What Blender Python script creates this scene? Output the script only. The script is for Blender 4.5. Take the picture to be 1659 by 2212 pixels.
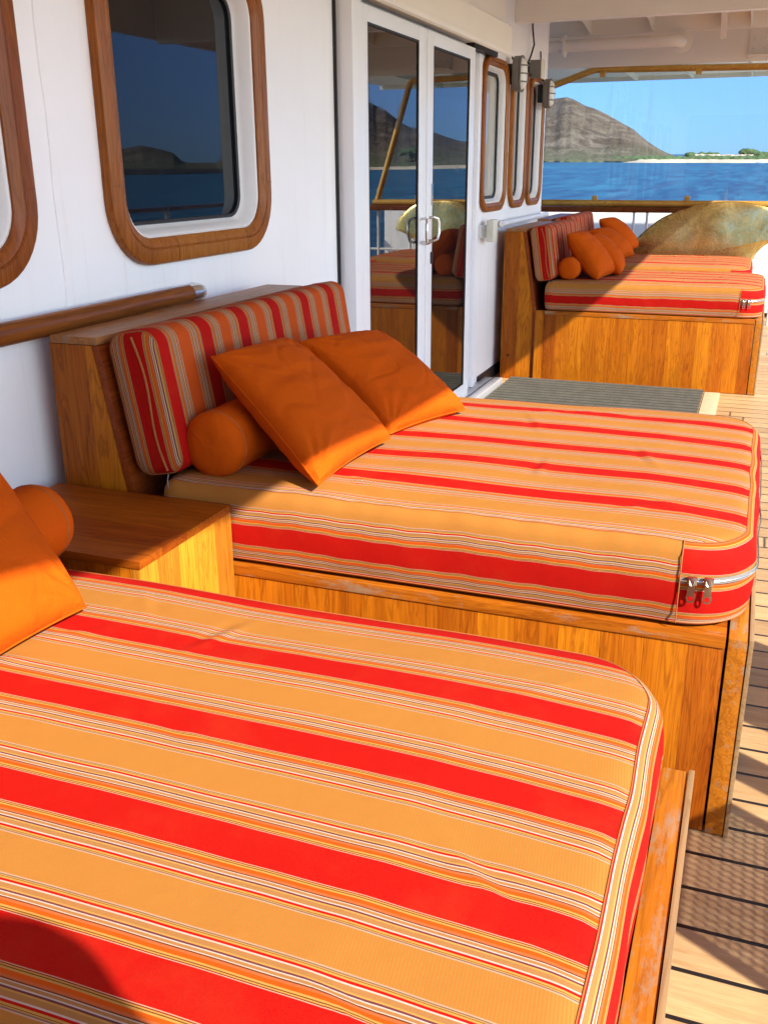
import bpy, bmesh, math, random
from mathutils import Vector, Matrix, noise
random.seed(7)
S = bpy.context.scene
for o in list(bpy.data.objects): bpy.data.objects.remove(o)
COL = S.collection
R = math.radians

# ------------------------------------------------------------------ camera
CAM = dict(yaw=-20.793, pitch=-19.649, roll=-0.343, f=2070.838/2212, x=1.926, z=1.6)
def make_camera():
    y, p, r = R(CAM['yaw']), R(CAM['pitch']), R(CAM['roll'])
    f = Vector((math.sin(y)*math.cos(p), math.cos(y)*math.cos(p), math.sin(p)))
    rt = Vector((math.cos(y), -math.sin(y), 0)); up = rt.cross(f)
    r2 = rt*math.cos(r)+up*math.sin(r); u2 = -rt*math.sin(r)+up*math.cos(r)
    cd = bpy.data.cameras.new('camera'); co = bpy.data.objects.new('camera', cd); COL.objects.link(co)
    m = Matrix((r2, u2, -f)).transposed().to_4x4(); m.translation = Vector((CAM['x'], 0, CAM['z']))
    co.matrix_world = m
    cd.sensor_fit = 'VERTICAL'; cd.sensor_height = 24; cd.lens = 24*CAM['f']
    cd.clip_start = 0.02; cd.clip_end = 60000
    S.camera = co
make_camera()

# ------------------------------------------------------------------ light
SUN = Vector((1.0, -0.55, 0.87)).normalized()
w = bpy.data.worlds.new('World'); S.world = w; w.use_nodes = True
nt = w.node_tree; nt.nodes.clear()
sky = nt.nodes.new('ShaderNodeTexSky'); sky.sky_type = 'NISHITA'; sky.sun_disc = False
sky.sun_elevation = math.asin(SUN.z); sky.sun_rotation = math.atan2(SUN.x, SUN.y)
sky.air_density = 1.0; sky.dust_density = 0.2; sky.ozone_density = 3.0
bg = nt.nodes.new('ShaderNodeBackground'); bg.inputs['Strength'].default_value = 0.15
out = nt.nodes.new('ShaderNodeOutputWorld')
sky.altitude = 1500
# sky tint: deeper blue ahead, brightened outboard to add fill on the wall
def wn(k): return nt.nodes.new('ShaderNode'+k)
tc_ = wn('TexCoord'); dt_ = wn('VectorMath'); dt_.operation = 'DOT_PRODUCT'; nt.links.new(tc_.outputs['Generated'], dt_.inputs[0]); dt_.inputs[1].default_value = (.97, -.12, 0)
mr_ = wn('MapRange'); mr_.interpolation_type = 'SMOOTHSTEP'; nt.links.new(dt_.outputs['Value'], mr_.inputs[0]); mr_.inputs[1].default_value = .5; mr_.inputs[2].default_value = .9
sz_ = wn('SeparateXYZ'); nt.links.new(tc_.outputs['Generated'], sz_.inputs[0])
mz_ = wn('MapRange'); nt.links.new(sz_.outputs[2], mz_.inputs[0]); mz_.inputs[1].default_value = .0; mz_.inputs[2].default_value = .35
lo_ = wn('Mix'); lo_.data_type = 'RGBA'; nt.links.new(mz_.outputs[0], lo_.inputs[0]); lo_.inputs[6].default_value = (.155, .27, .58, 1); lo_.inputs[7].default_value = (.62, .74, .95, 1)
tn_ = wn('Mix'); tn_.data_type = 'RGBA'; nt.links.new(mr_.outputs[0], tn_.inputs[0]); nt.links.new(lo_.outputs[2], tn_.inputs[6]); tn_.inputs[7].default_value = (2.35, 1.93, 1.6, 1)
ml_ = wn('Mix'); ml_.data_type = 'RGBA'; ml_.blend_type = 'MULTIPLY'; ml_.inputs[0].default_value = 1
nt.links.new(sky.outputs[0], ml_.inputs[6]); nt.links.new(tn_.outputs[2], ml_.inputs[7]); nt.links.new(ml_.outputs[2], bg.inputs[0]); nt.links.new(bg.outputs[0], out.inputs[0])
sl = bpy.data.lights.new('sun', 'SUN'); sl.energy = 4.6; sl.angle = R(0.6); sl.color = (1.0, 0.93, 0.82)
so = bpy.data.objects.new('sun', sl); COL.objects.link(so)
so.rotation_euler = SUN.to_track_quat('Z', 'Y').to_euler(); so.location = (6, -4, 8)
S.view_settings.view_transform = 'Standard'; S.view_settings.look = 'None'
S.view_settings.exposure = 1.27; S.view_settings.gamma = 1
S.render.engine = 'CYCLES'
S.cycles.max_bounces = 10; S.cycles.diffuse_bounces = 5; S.cycles.transparent_max_bounces = 16

# ------------------------------------------------------------------ node helpers
class NT:
    def __init__(s, name):
        s.m = bpy.data.materials.new(name); s.m.use_nodes = True; s.t = s.m.node_tree; s.t.nodes.clear()
        s.out = s.n('OutputMaterial')
    def n(s, kind, **kw):
        nd = s.t.nodes.new('ShaderNode'+kind)
        for k, v in kw.items(): setattr(nd, k, v)
        return nd
    def l(s, a, b): s.t.links.new(a, b)
    def inp(s, sock, v):
        if isinstance(v, bpy.types.NodeSocket): s.l(v, sock)
        else:
            if isinstance(v, tuple) and len(v) == 3 and sock.type == 'RGBA': v = v+(1,)
            sock.default_value = v
    def math(s, op, a, b=None, c=None, clamp=False):
        nd = s.n('Math', operation=op, use_clamp=clamp); s.inp(nd.inputs[0], a)
        if b is not None: s.inp(nd.inputs[1], b)
        if c is not None: s.inp(nd.inputs[2], c)
        return nd.outputs[0]
    def coord(s, out='Object'): return s.n('TexCoord').outputs[out]
    def mapping(s, vec, scale=(1,1,1), loc=(0,0,0), rot=(0,0,0)):
        nd = s.n('Mapping'); s.l(vec, nd.inputs[0]); nd.inputs['Scale'].default_value = scale
        nd.inputs['Location'].default_value = loc; nd.inputs['Rotation'].default_value = rot
        return nd.outputs[0]
    def noise(s, vec, scale, detail=4, rough=.5, dist=0, out=0):
        nd = s.n('TexNoise'); s.l(vec, nd.inputs['Vector']); nd.inputs['Scale'].default_value = scale
        nd.inputs['Detail'].default_value = detail; nd.inputs['Roughness'].default_value = rough
        nd.inputs['Distortion'].default_value = dist
        return nd.outputs[out]
    def ramp(s, fac, stops, interp='LINEAR'):
        nd = s.n('ValToRGB'); r = nd.color_ramp; r.interpolation = interp
        while len(r.elements) < len(stops): r.elements.new(0.5)
        for e, (p, c) in zip(r.elements, stops):
            e.position = p; e.color = (c, c, c, 1) if isinstance(c, (int, float)) else (*c, 1)
        s.inp(nd.inputs[0], fac); return nd.outputs[0]
    def mix(s, fac, a, b, blend='MIX'):
        nd = s.n('Mix', data_type='RGBA', blend_type=blend)
        s.inp(nd.inputs[0], fac); s.inp(nd.inputs[6], a); s.inp(nd.inputs[7], b); return nd.outputs[2]
    def sep(s, vec):
        nd = s.n('SeparateXYZ'); s.l(vec, nd.inputs[0]); return nd.outputs
    def comb(s, x, y, z):
        nd = s.n('CombineXYZ'); s.inp(nd.inputs[0], x); s.inp(nd.inputs[1], y); s.inp(nd.inputs[2], z); return nd.outputs[0]
    def bump(s, h, strength=.3, dist=.002, normal=None):
        nd = s.n('Bump'); nd.inputs['Strength'].default_value = strength; nd.inputs['Distance'].default_value = dist
        s.l(h, nd.inputs['Height'])
        if normal: s.l(normal, nd.inputs['Normal'])
        return nd.outputs[0]
    def bsdf(s, col, rough=.5, metal=0, normal=None, **kw):
        b = s.n('BsdfPrincipled'); s.inp(b.inputs['Base Color'], col); s.inp(b.inputs['Roughness'], rough)
        s.inp(b.inputs['Metallic'], metal)
        if normal: s.l(normal, b.inputs['Normal'])
        for k, v in kw.items(): s.inp(b.inputs[k.replace('_', ' ')], v)
        s.l(b.outputs[0], s.out.inputs[0]); return b

def rgb(r, g, b):  # display sRGB -> linear
    f = lambda c: ((c/255+.055)/1.055)**2.4 if c/255 > .04045 else c/255/12.92
    return (f(r), f(g), f(b))

# ------------------------------------------------------------------ materials
def mat_paint(name, col, rough=.35, bumpiness=.15, stain=.06, streaks=False):
    t = NT(name); v = t.coord()
    n1 = t.noise(v, 2.2, 5, .6); n2 = t.noise(v, 38, 3, .5)
    c = t.mix(t.ramp(n1, [(.35, 0.0), (.75, 1.0)]), col, tuple(x*(1-stain) for x in col))
    if streaks:
        s = t.noise(t.mapping(v, (1, 14, .5)), 1.6, 5, .65); n1b = t.noise(v, .9, 2, .4)
        c = t.mix(t.math('MULTIPLY', t.ramp(s, [(.56, 0.0), (.70, 1.0)]), .45), c, (col[0]*.86, col[1]*.8, col[2]*.72))
        v2 = t.n('TexVoronoi'); t.l(v, v2.inputs['Vector']); v2.inputs['Scale'].default_value = 9
        chips = t.math('MULTIPLY', t.ramp(v2.outputs['Distance'], [(.012, 1.0), (.03, 0.0)]), t.ramp(n1, [(.5, 0.0), (.6, 1.0)]))
        c = t.mix(t.math('MULTIPLY', chips, .6), c, (.35, .27, .2))
    t.bsdf(c, rough, 0, t.bump(t.math('ADD', t.math('MULTIPLY', n1, 3.0), t.math('MULTIPLY', n2, .35)), bumpiness, .01))
    return t.m

def mat_wood(name, base, dark, light, grain=2, plank=0, width=.09, rough=.32, wear=.0, coat=.3, fig=1.0):
    """grain axis index, plank axis index; figured varnished teak"""
    t = NT(name); v = t.coord(); ax = t.sep(v)
    cell = t.math('FLOOR', t.math('DIVIDE', t.math('ADD', ax[plank], .013), width))
    wn = t.n('TexWhiteNoise', noise_dimensions='1D'); t.l(cell, wn.inputs['W'])
    off = t.math('MULTIPLY', wn.outputs['Value'], 7.3)
    xs = [ax[0], ax[1], ax[2]]
    xs[grain] = t.math('ADD', xs[grain], off)
    vv = t.comb(*xs)
    sc = [1, 1, 1]; sc[grain] = .09
    sc2 = [1, 1, 1]; sc2[grain] = .018
    n1 = t.noise(t.mapping(vv, tuple(sc)), 15, 5, .55, 1.1*fig)
    rings = t.math('FRACT', t.math('MULTIPLY', n1, 9.0))
    ringl = t.ramp(rings, [(0.0, 1.0), (.2, .25), (.7, 0.0), (1.0, 1.0)])
    n2 = t.noise(t.mapping(vv, tuple(sc2)), 190, 3, .6)
    n3 = t.noise(vv, 3.0, 3, .5)
    c = t.mix(t.ramp(n1, [(.3, 0.0), (.7, 1.0)]), base, light)
    c = t.mix(t.math('MULTIPLY', ringl, .5), c, dark)
    c = t.mix(t.math('MULTIPLY', t.ramp(n2, [(.42, 0.0), (.72, 1.0)]), .42), c, dark)
    hsv = t.n('HueSaturation'); t.l(c, hsv.inputs['Color'])
    t.l(t.math('ADD', t.math('MULTIPLY', wn.outputs['Value'], .40), t.math('ADD', t.math('MULTIPLY', n3, .5), .64)), hsv.inputs['Value'])
    t.l(t.math('ADD', t.math('MULTIPLY', wn.outputs['Value'], .012), .494), hsv.inputs['Hue'])
    c = hsv.outputs[0]
    seam = t.math('ABSOLUTE', t.math('SUBTRACT', t.math('FRACT', t.math('DIVIDE', t.math('ADD', ax[plank], .013), width)), .5))
    c = t.mix(t.math('MULTIPLY', t.ramp(seam, [(.488, 0.0), (.499, 1.0)]), .55), c, tuple(x*.5 for x in dark))
    # knots and scratches
    vo = t.n('TexVoronoi'); t.l(t.mapping(v, (1, 1, 1)), vo.inputs['Vector']); vo.inputs['Scale'].default_value = 4.6
    c = t.mix(t.ramp(vo.outputs['Distance'], [(.03, .85), (.075, 0.0)]), c, tuple(x*.35 for x in dark))
    if wear:
        wz = t.noise(t.mapping(v, tuple(.35 if i == grain else 1.0 for i in range(3))), 16, 8, .75)
        wm = t.ramp(wz, [(.56-wear*.12, 0.0), (.66-wear*.12, 1.0)])
        c = t.mix(t.math('MULTIPLY', wm, .8), c, (.27, .19, .12))
    t.bsdf(c, t.math('ADD', t.math('MULTIPLY', n2, .2), rough), 0, t.bump(n2, .25, .0015), Coat_Weight=coat*.15, Specular_IOR_Level=.15, Coat_Roughness=.12)
    return t.m

def stripe_ramp_stops(gold):
    H = .1145
    RED = rgb(164, 3, 2); GOLD = gold; TAN = rgb(196, 140, 80); PINK = rgb(236, 180, 150); YEL = rgb(226, 172, 84)
    WHT = rgb(232, 212, 196); BRN = rgb(120, 66, 30); ORG = rgb(238, 98, 10); SAL = rgb(226, 118, 66); PUR = rgb(120, 62, 74); GRY = rgb(140, 118, 100)
    seq = [(0, RED), (.0300, PINK), (.0316, rgb(150, 16, 8)), (.0330, YEL), (.0348, BRN), (.0360, YEL), (.0386, ORG), (.0446, SAL), (.0482, BRN),
           (.0498, WHT), (.0514, TAN), (.0552, WHT), (.0572, PUR), (.0598, YEL), (.0620, TAN), (.0690, WHT), (.0714, RED), (.0750, YEL),
           (.0775, BRN), (.0786, YEL), (.0800, GRY), (.0818, PINK), (.0832, GOLD)]
    return [(p/H, c if c in (RED, GOLD) else tuple(q*.56 for q in c)) for p, c in seq]
def mat_stripes(name, gold=rgb(152, 112, 50)):
    t = NT(name); uv = t.sep(t.coord('UV')); H = .1145
    pp = t.math('DIVIDE', t.math('PINGPONG', t.math('ABSOLUTE', uv[1]), H), H)
    c = t.ramp(pp, stripe_ramp_stops(gold), 'CONSTANT')
    v = t.coord()
    rib = t.math('SINE', t.math('MULTIPLY', t.math('ADD', uv[0], t.math('MULTIPLY', uv[1], .12)), 2*math.pi/.0042))
    gold = t.ramp(pp, [(.727, 0.0), (.74, 1.0)])
    fine = t.noise(v, 900, 2, .6)
    c = t.mix(t.math('MULTIPLY', t.math('MULTIPLY', t.math('ADD', rib, 1.0), .2), gold), c, rgb(190, 84, 14))
    c = t.mix(t.math('MULTIPLY', t.ramp(fine, [(.4, 0.0), (.7, 1.0)]), .16), c, (.30, .06, .015), 'MIX')
    blot = t.noise(v, 7, 5, .65)
    c = t.mix(t.math('MULTIPLY', t.ramp(blot, [(.5, 0.0), (.75, 1.0)]), .10), c, (.40, .10, .02))
    vo = t.n('TexVoronoi'); t.l(v, vo.inputs['Vector']); vo.inputs['Scale'].default_value = 11
    c = t.mix(t.ramp(vo.outputs['Distance'], [(.010, .55), (.022, 0.0)]), c, (.2, .05, .02))
    h = t.math('ADD', t.math('MULTIPLY', t.noise(v, 14, 3, .5), 2.5), t.math('MULTIPLY', fine, .5))
    t.bsdf(c, .82, 0, t.bump(h, .35, .0025), Specular_IOR_Level=.12)
    return t.m
def mat_canvas(name, col, spots=False):
    t = NT(name); v = t.coord()
    fine = t.noise(v, 700, 2, .6); blot = t.noise(v, 6, 4, .6)
    c = t.mix(t.math('MULTIPLY', t.ramp(fine, [(.4, 0.0), (.7, 1.0)]), .22), col, (col[0]*.6, col[1]*.42, col[2]*.4))
    c = t.mix(t.math('MULTIPLY', t.ramp(blot, [(.45, 0.0), (.8, 1.0)]), .25), c, (col[0]*.8, col[1]*.65, col[2]*.5))
    if spots:
        s = t.noise(t.mapping(v, (1, 1, 1), (3.1, 0, 1)), 26, 7, .8)
        g = t.noise(t.mapping(v, (1, 1, 1), (7.2, 2, 1)), 5, 2, .5)
        c = t.mix(t.math('MULTIPLY', t.ramp(s, [(.60, 0.0), (.66, .5)]), t.ramp(g, [(.52, 0.0), (.6, 1.0)])), c, (.16, .05, .02))
    rib = t.n('TexWave', wave_type='BANDS', bands_direction='DIAGONAL'); t.l(v, rib.inputs['Vector']); rib.inputs['Scale'].default_value = 120
    h = t.math('ADD', t.math('MULTIPLY', t.noise(v, 11, 4, .55, .6), 6.0), t.math('MULTIPLY', rib.outputs['Fac'], .12))
    t.bsdf(c, .85, 0, t.bump(h, .4, .004), Specular_IOR_Level=.08)
    return t.m
def mat_deck():
    t = NT('teak_deck'); v = t.coord(); ax = t.sep(v); W = .131
    q = t.math('DIVIDE', ax[1], W); cell = t.math('FLOOR', q)
    wn = t.n('TexWhiteNoise', noise_dimensions='1D'); t.l(cell, wn.inputs['W'])
    xx = t.math('DIVIDE', t.math('ADD', ax[0], t.math('MULTIPLY', wn.outputs['Value'], 2.3)), 2.4)
    wn2 = t.n('TexWhiteNoise', noise_dimensions='2D'); t.l(t.comb(cell, t.math('FLOOR', xx), 0), wn2.inputs['Vector'])
    off = t.comb(t.math('ADD', ax[0], t.math('MULTIPLY', wn2.outputs['Value'], 9)), ax[1], ax[2])
    g1 = t.noise(t.mapping(off, (.12, 1, 1)), 34, 6, .65, .7); g2 = t.noise(t.mapping(off, (.05, 1, 1)), 260, 3, .6)
    c = t.mix(t.ramp(g1, [(.3, 0.0), (.72, 1.0)]), (.50, .325, .155), (.36, .205, .088))
    c = t.mix(t.math('MULTIPLY', t.ramp(g2, [(.5, 0.0), (.75, 1.0)]), .4), c, (.21, .125, .065))
    hs = t.n('HueSaturation'); t.l(c, hs.inputs['Color']); t.l(t.math('ADD', t.math('MULTIPLY', wn2.outputs['Value'], .42), .76), hs.inputs['Value'])
    edge = t.math('ABSOLUTE', t.math('SUBTRACT', t.math('FRACT', q), .5))
    seam = t.ramp(edge, [(.452, 0.0), (.458, 1.0)])
    bx = t.math('ABSOLUTE', t.math('SUBTRACT', t.math('FRACT', xx), .5))
    seam = t.math('MAXIMUM', seam, t.ramp(bx, [(.4978, 0.0), (.4982, 1.0)]))
    c = t.mix(seam, hs.outputs[0], (.012, .011, .012))
    h = t.math('SUBTRACT', t.math('MULTIPLY', g2, .5), t.math('MULTIPLY', seam, 1.5))
    t.bsdf(c, t.math('ADD', .5, t.math('MULTIPLY', seam, -.2)), 0, t.bump(h, .5, .002), Specular_IOR_Level=.3)
    return t.m
def mat_simple(name, col, rough=.5, metal=0, **kw):
    t = NT(name); v = t.coord(); n = t.noise(v, 30, 4, .6)
    c = t.mix(n, col, tuple(x*.82 for x in col))
    t.bsdf(c, rough, metal, t.bump(n, .1, .002), **kw); return t.m
def mat_brass(name, c1, c2, rough=.22, metal=1.0):
    t = NT(name); v = t.coord(); n = t.noise(v, 6, 5, .6); n2 = t.noise(v, 60, 4, .6)
    c = t.mix(t.ramp(n, [(.3, 0.0), (.7, 1.0)]), c1, c2)
    c = t.mix(t.math('MULTIPLY', t.ramp(n2, [(.5, 0.0), (.7, 1.0)]), .35), c, tuple(x*.45 for x in c2))
    t.bsdf(c, t.math('ADD', t.math('MULTIPLY', n, .15), rough), metal, t.bump(n2, .08, .002)); return t.m
def mat_bronze():
    t = NT('cast_bronze'); v = t.coord()
    n = t.noise(v, 4.5, 8, .68, .8); n2 = t.noise(v, 8, 6, .65, 2.2); n3 = t.noise(v, 45, 4, .7)
    c = t.mix(t.ramp(n, [(.36, 0.0), (.6, 1.0)]), (.46, .32, .09), (.70, .54, .20))
    c = t.mix(t.math('MULTIPLY', t.ramp(n2, [(.52, 0.0), (.62, 1.0)]), .3), c, (.92, .80, .42))
    c = t.mix(t.math('MULTIPLY', t.ramp(n3, [(.55, 0.0), (.7, 1.0)]), .2), c, (.32, .2, .08))
    t.bsdf(c, t.ramp(n2, [(.3, .34), (.7, .2)]), .95, t.bump(t.math('ADD', n2, t.math('MULTIPLY', n, 2)), .05, .006)); return t.m
def mat_dark_glass(name, col, ior=1.7, rough=.0):
    t = NT(name); v = t.coord(); n = t.noise(t.mapping(v, (1, 1, .2)), 20, 4, .6); rough = t.math('MULTIPLY', t.ramp(t.noise(t.mapping(v, (1, 6, .8)), 3, 6, .7), [(.5, 0.0), (.8, 1.0)]), .12)
    c = t.mix(n, col, tuple(x*1.5+.004 for x in col))
    b = t.bsdf(c, rough, 0, None); b.inputs['IOR'].default_value = ior; b.inputs['Specular IOR Level'].default_value = .5
    return t.m
def mat_screen_glass():
    t = NT('screen_glass'); v = t.coord()
    st = t.noise(t.mapping(v, (5.5, 1, .35)), 2.2, 4, .6); st = t.math('MULTIPLY', t.ramp(st, [(.56, 0.0), (.68, 1.0)]), .07)
    tr = t.n('BsdfTransparent'); tr.inputs[0].default_value = (.90, .95, .96, 1)
    gl = t.n('BsdfGlossy'); gl.inputs['Roughness'].default_value = .01
    di = t.n('BsdfDiffuse'); di.inputs[0].default_value = (.75, .8, .85, 1)
    fr = t.n('Fresnel'); fr.inputs[0].default_value = 1.45
    m1 = t.n('MixShader'); t.l(t.math('ADD', st, .012), m1.inputs[0]); t.l(tr.outputs[0], m1.inputs[1]); t.l(di.outputs[0], m1.inputs[2])
    m2 = t.n('MixShader'); t.l(fr.outputs[0], m2.inputs[0]); t.l(m1.outputs[0], m2.inputs[1]); t.l(gl.outputs[0], m2.inputs[2])
    t.l(m2.outputs[0], t.out.inputs[0]); return t.m
def mat_water():
    t = NT('sea_water'); v = t.coord()
    n1 = t.noise(t.mapping(v, (.5, 1, 1)), .9, 6, .62); n2 = t.noise(t.mapping(v, (.35, 1, 1)), .06, 5, .6)
    n3 = t.noise(t.mapping(v, (.5, .12, 1)), .10, 7, .7)
    n4 = t.noise(t.mapping(v, (1, .10, 1)), .32, 6, .75)
    c = t.mix(t.ramp(n2, [(.35, 0.0), (.7, 1.0)]), (.006, .055, .10), (.016, .12, .18))
    c = t.mix(t.math('MULTIPLY', t.ramp(n3, [(.42, 0.0), (.6, 1.0)]), .6), c, (.03, .18, .25))
    c = t.mix(t.math('MULTIPLY', t.ramp(n4, [(.48, 0.0), (.56, 1.0)]), .8), c, (.003, .025, .07))
    h = t.math('ADD', t.math('MULTIPLY', n1, .5), t.math('MULTIPLY', n2, 2.2))
    t.bsdf(c, .35, 0, t.bump(h, .9, .55), Specular_IOR_Level=.13); return t.m
def mat_terrain():
    t = NT('island_rock'); v = t.coord(); ax = t.sep(v)
    n = t.noise(v, .02, 7, .65, .6); n2 = t.noise(v, .045, 9, .72, .8); n3 = t.noise(v, .25, 5, .7)
    c = t.mix(t.ramp(n, [(.40, 0.0), (.58, 1.0)]), (.125, .09, .06), (.225, .175, .125))
    c = t.mix(t.math('MULTIPLY', t.ramp(n2, [(.47, 0.0), (.56, 1.0)]), .7), c, (.085, .055, .038))
    hh = t.math('ADD', ax[2], t.math('MULTIPLY', n, 26))
    low = t.ramp(t.math('DIVIDE', hh, 80), [(.20, 1.0), (.46, 0.0)])
    veg = t.mix(t.ramp(n3, [(.4, 0.0), (.62, 1.0)]), (.20, .185, .10), (.085, .125, .045))
    c = t.mix(t.math('MULTIPLY', low, t.ramp(n2, [(.36, .4), (.56, 1.0)])), c, veg)
    shore = t.ramp(t.math('DIVIDE', ax[2], 10), [(-.0+.30, 1.0), (.42, 0.0)])
    c = t.mix(shore, c, (.055, .045, .038))
    t.bsdf(c, .95, 0, t.bump(t.math('ADD', n2, n3), .8, 6.0), Specular_IOR_Level=.1); return t.m

M = {}
M['wall'] = mat_paint('white_hull_paint', (.89, .875, .87), .38, .14, .04, True)
M['ceiling'] = mat_paint('white_ceiling_paint', (.90, .83, .72), .4, .1, .05)
M['door'] = mat_paint('white_door_paint', (.86, .855, .86), .3, .05, .03)
M['track'] = mat_simple('aluminium_track', (.55, .56, .58), .35, .5)
M['rubber'] = mat_simple('black_rubber', (.012, .012, .013), .5)
M['frame_v'] = mat_wood('window_teak_upright', (0.25, 0.074, 0.012), (0.1, 0.024, 0.004), (0.31, 0.102, 0.018), 2, 1, .5, .25, 0, .5, .4)
M['rail_wood'] = mat_wood('handrail_teak', (0.17, 0.045, 0.008), (0.06, 0.014, 0.003), (0.22, 0.065, 0.012), 1, 0, .5, .22, 0, .6, .3)
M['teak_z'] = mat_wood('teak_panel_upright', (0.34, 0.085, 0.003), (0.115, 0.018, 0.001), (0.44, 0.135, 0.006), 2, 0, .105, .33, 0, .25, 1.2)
M['teak_zy'] = mat_wood('teak_side_upright', (0.34, 0.085, 0.003), (0.115, 0.018, 0.001), (0.44, 0.135, 0.006), 2, 1, .105, .33, 0, .25, 1.2)
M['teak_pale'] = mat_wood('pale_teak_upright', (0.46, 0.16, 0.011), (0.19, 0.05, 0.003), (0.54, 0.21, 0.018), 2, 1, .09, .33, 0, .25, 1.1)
M['teak_x'] = mat_wood('teak_top', (0.25, 0.05, 0.003), (0.1, 0.016, 0.001), (0.32, 0.075, 0.005), 0, 1, .11, .3, 0, .35, .8)
M['teak_edge'] = mat_wood('teak_edge_strip', (0.32, 0.08, 0.004), (0.12, 0.02, 0.001), (0.4, 0.12, 0.007), 0, 1, .3, .35, .12, .2, .8)
M['teak_y'] = mat_wood('teak_long_top', (0.3, 0.12, 0.035), (0.14, 0.048, 0.014), (0.36, 0.16, 0.05), 1, 0, .3, .3, .3, .3, .6)
M['teak_slope'] = mat_wood('red_teak_ply', (0.24, 0.048, 0.006), (0.11, 0.018, 0.002), (0.3, 0.07, 0.009), 1, 2, .6, .3, 0, .3, .9)
M['teak_worn'] = mat_wood('worn_teak', (0.32, 0.09, 0.006), (0.14, 0.03, 0.002), (0.4, 0.13, 0.01), 1, 0, .3, .4, .30, .2, .15)
M['teak_bare'] = mat_wood('bare_bleached_teak', (0.3, 0.185, 0.08), (0.17, 0.095, 0.036), (0.37, 0.24, 0.11), 1, 2, .3, .6, .35, 0, .4)
M['stripes'] = mat_stripes('striped_canvas')
M['stripes_orange'] = mat_stripes('striped_canvas_orange', rgb(178, 68, 18))  # same stripes with a more orange gold band
M['orange'] = mat_canvas('orange_canvas', rgb(190, 80, 6))
M['orange_spot'] = mat_canvas('orange_canvas_marked', rgb(190, 80, 6), True)
M['piping'] = mat_simple('rust_stitching', (.36, .11, .02), .8)
M['ziptape'] = mat_simple('grey_zip_tape', (.22, .20, .18), .8)
M['steel'] = mat_simple('polished_steel', (.72, .70, .67), .24, 1)
M['deck'] = mat_deck()
M['margin'] = mat_simple('pale_margin_plank', (.60, .46, .28), .55)
def mat_mat():
    t = NT('grey_ribbed_rubber'); v = t.coord(); ax = t.sep(v); n = t.noise(t.mapping(v, (1, .3, 1)), 14, 5, .7); n2 = t.noise(t.mapping(v, (.1, 1, 1)), 60, 4, .6)
    fr = t.math('FRACT', t.math('DIVIDE', t.math('SUBTRACT', ax[1], 3.75), .085))
    g = t.ramp(fr, [(0, 0.0), (.06, 1.0), (.58, 1.0), (.66, 0.0)])
    top = t.mix(t.ramp(n, [(.35, 0.0), (.7, 1.0)]), (.085, .080, .064), (.12, .112, .09)); top = t.mix(t.math('MULTIPLY', n2, .5), top, (.07, .07, .06))
    t.bsdf(t.mix(g, (.012, .011, .010), top), .8, Specular_IOR_Level=.12); return t.m
M['mat'] = mat_mat()
M['brass'] = mat_brass('golden_rail', (.78, .47, .10), (.58, .30, .055), .22, .45)
M['bronze'] = mat_bronze()
M['winglass'] = mat_dark_glass('dark_window_glass', (.003, .005, .008), 1.4)
M['doorglass'] = mat_dark_glass('tinted_door_glass', (.003, .003, .003), 1.72)
M['blindglass'] = mat_dark_glass('curtained_window_glass', (.30, .29, .25), 1.45)
M['screen'] = mat_screen_glass()
M['lampgrey'] = mat_simple('grey_lamp_housing', (.20, .18, .155), .5)
M['lens'] = mat_simple('frosted_lamp_lens', (.80, .78, .70), .3)
M['cream'] = mat_simple('cream_plastic', (.74, .71, .58), .4)
M['cable'] = mat_simple('black_cable', (.02, .02, .02), .6)
M['grey'] = mat_paint('grey_deckhead_paint', (.80, .77, .66), .6, .1, .1)
M['white'] = mat_paint('white_gloss_paint', (.82, .82, .80), .35, .05, .04)
M['water'] = mat_water(); M['rock'] = mat_terrain()
M['sand'] = mat_simple('beach_sand', (.62, .48, .33), .95)
M['bush'] = mat_simple('mangrove_green', (.075, .125, .038), .9)

# ------------------------------------------------------------------ object helpers
def finish(name, me, m, parent=None, loc=None, smooth=True):
    o = bpy.data.objects.new(name, me); COL.objects.link(o)
    for x in (m if isinstance(m, (list, tuple)) else [m]): me.materials.append(x)
    if smooth:
        for p in me.polygons: p.use_smooth = True
        try: me.set_sharp_from_angle(angle=R(35))
        except Exception: pass
    if parent is not None: o.parent = parent
    if loc is not None: o.location = loc
    return o
def obj(name, bm, m, parent=None, loc=None, smooth=True):
    """bm in world coordinates of the parent's origin space (already local)"""
    me = bpy.data.meshes.new(name); bm.normal_update(); bm.to_mesh(me); bm.free()
    return finish(name, me, m, parent, loc, smooth)
def tag(o, label, cat, group=None):
    o['label'] = label; o['category'] = cat
    if group: o['group'] = group
    return o
def struct(o): o['kind'] = 'structure'; return o
def thing(name, label, cat, loc=(0, 0, 0), group=None):
    o = bpy.data.objects.new(name, None); COL.objects.link(o); o.location = loc; o.empty_display_size = .1
    return tag(o, label, cat, group)
def box(bm, x0, x1, y0, y1, z0, z1, bev=.002, seg=2):
    r = bmesh.ops.create_cube(bm, size=1); vs = r['verts']
    for v in vs: v.co = Vector(((x0+x1)/2+v.co.x*(x1-x0), (y0+y1)/2+v.co.y*(y1-y0), (z0+z1)/2+v.co.z*(z1-z0)))
    if bev:
        es = {e for v in vs for e in v.link_edges}
        bmesh.ops.bevel(bm, geom=list(es), offset=min(bev, .45*min(x1-x0, y1-y0, z1-z0)), segments=seg, affect='EDGES', profile=.7)
    return bm
def B(*a, **k): return box(bmesh.new(), *a, **k)
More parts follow.
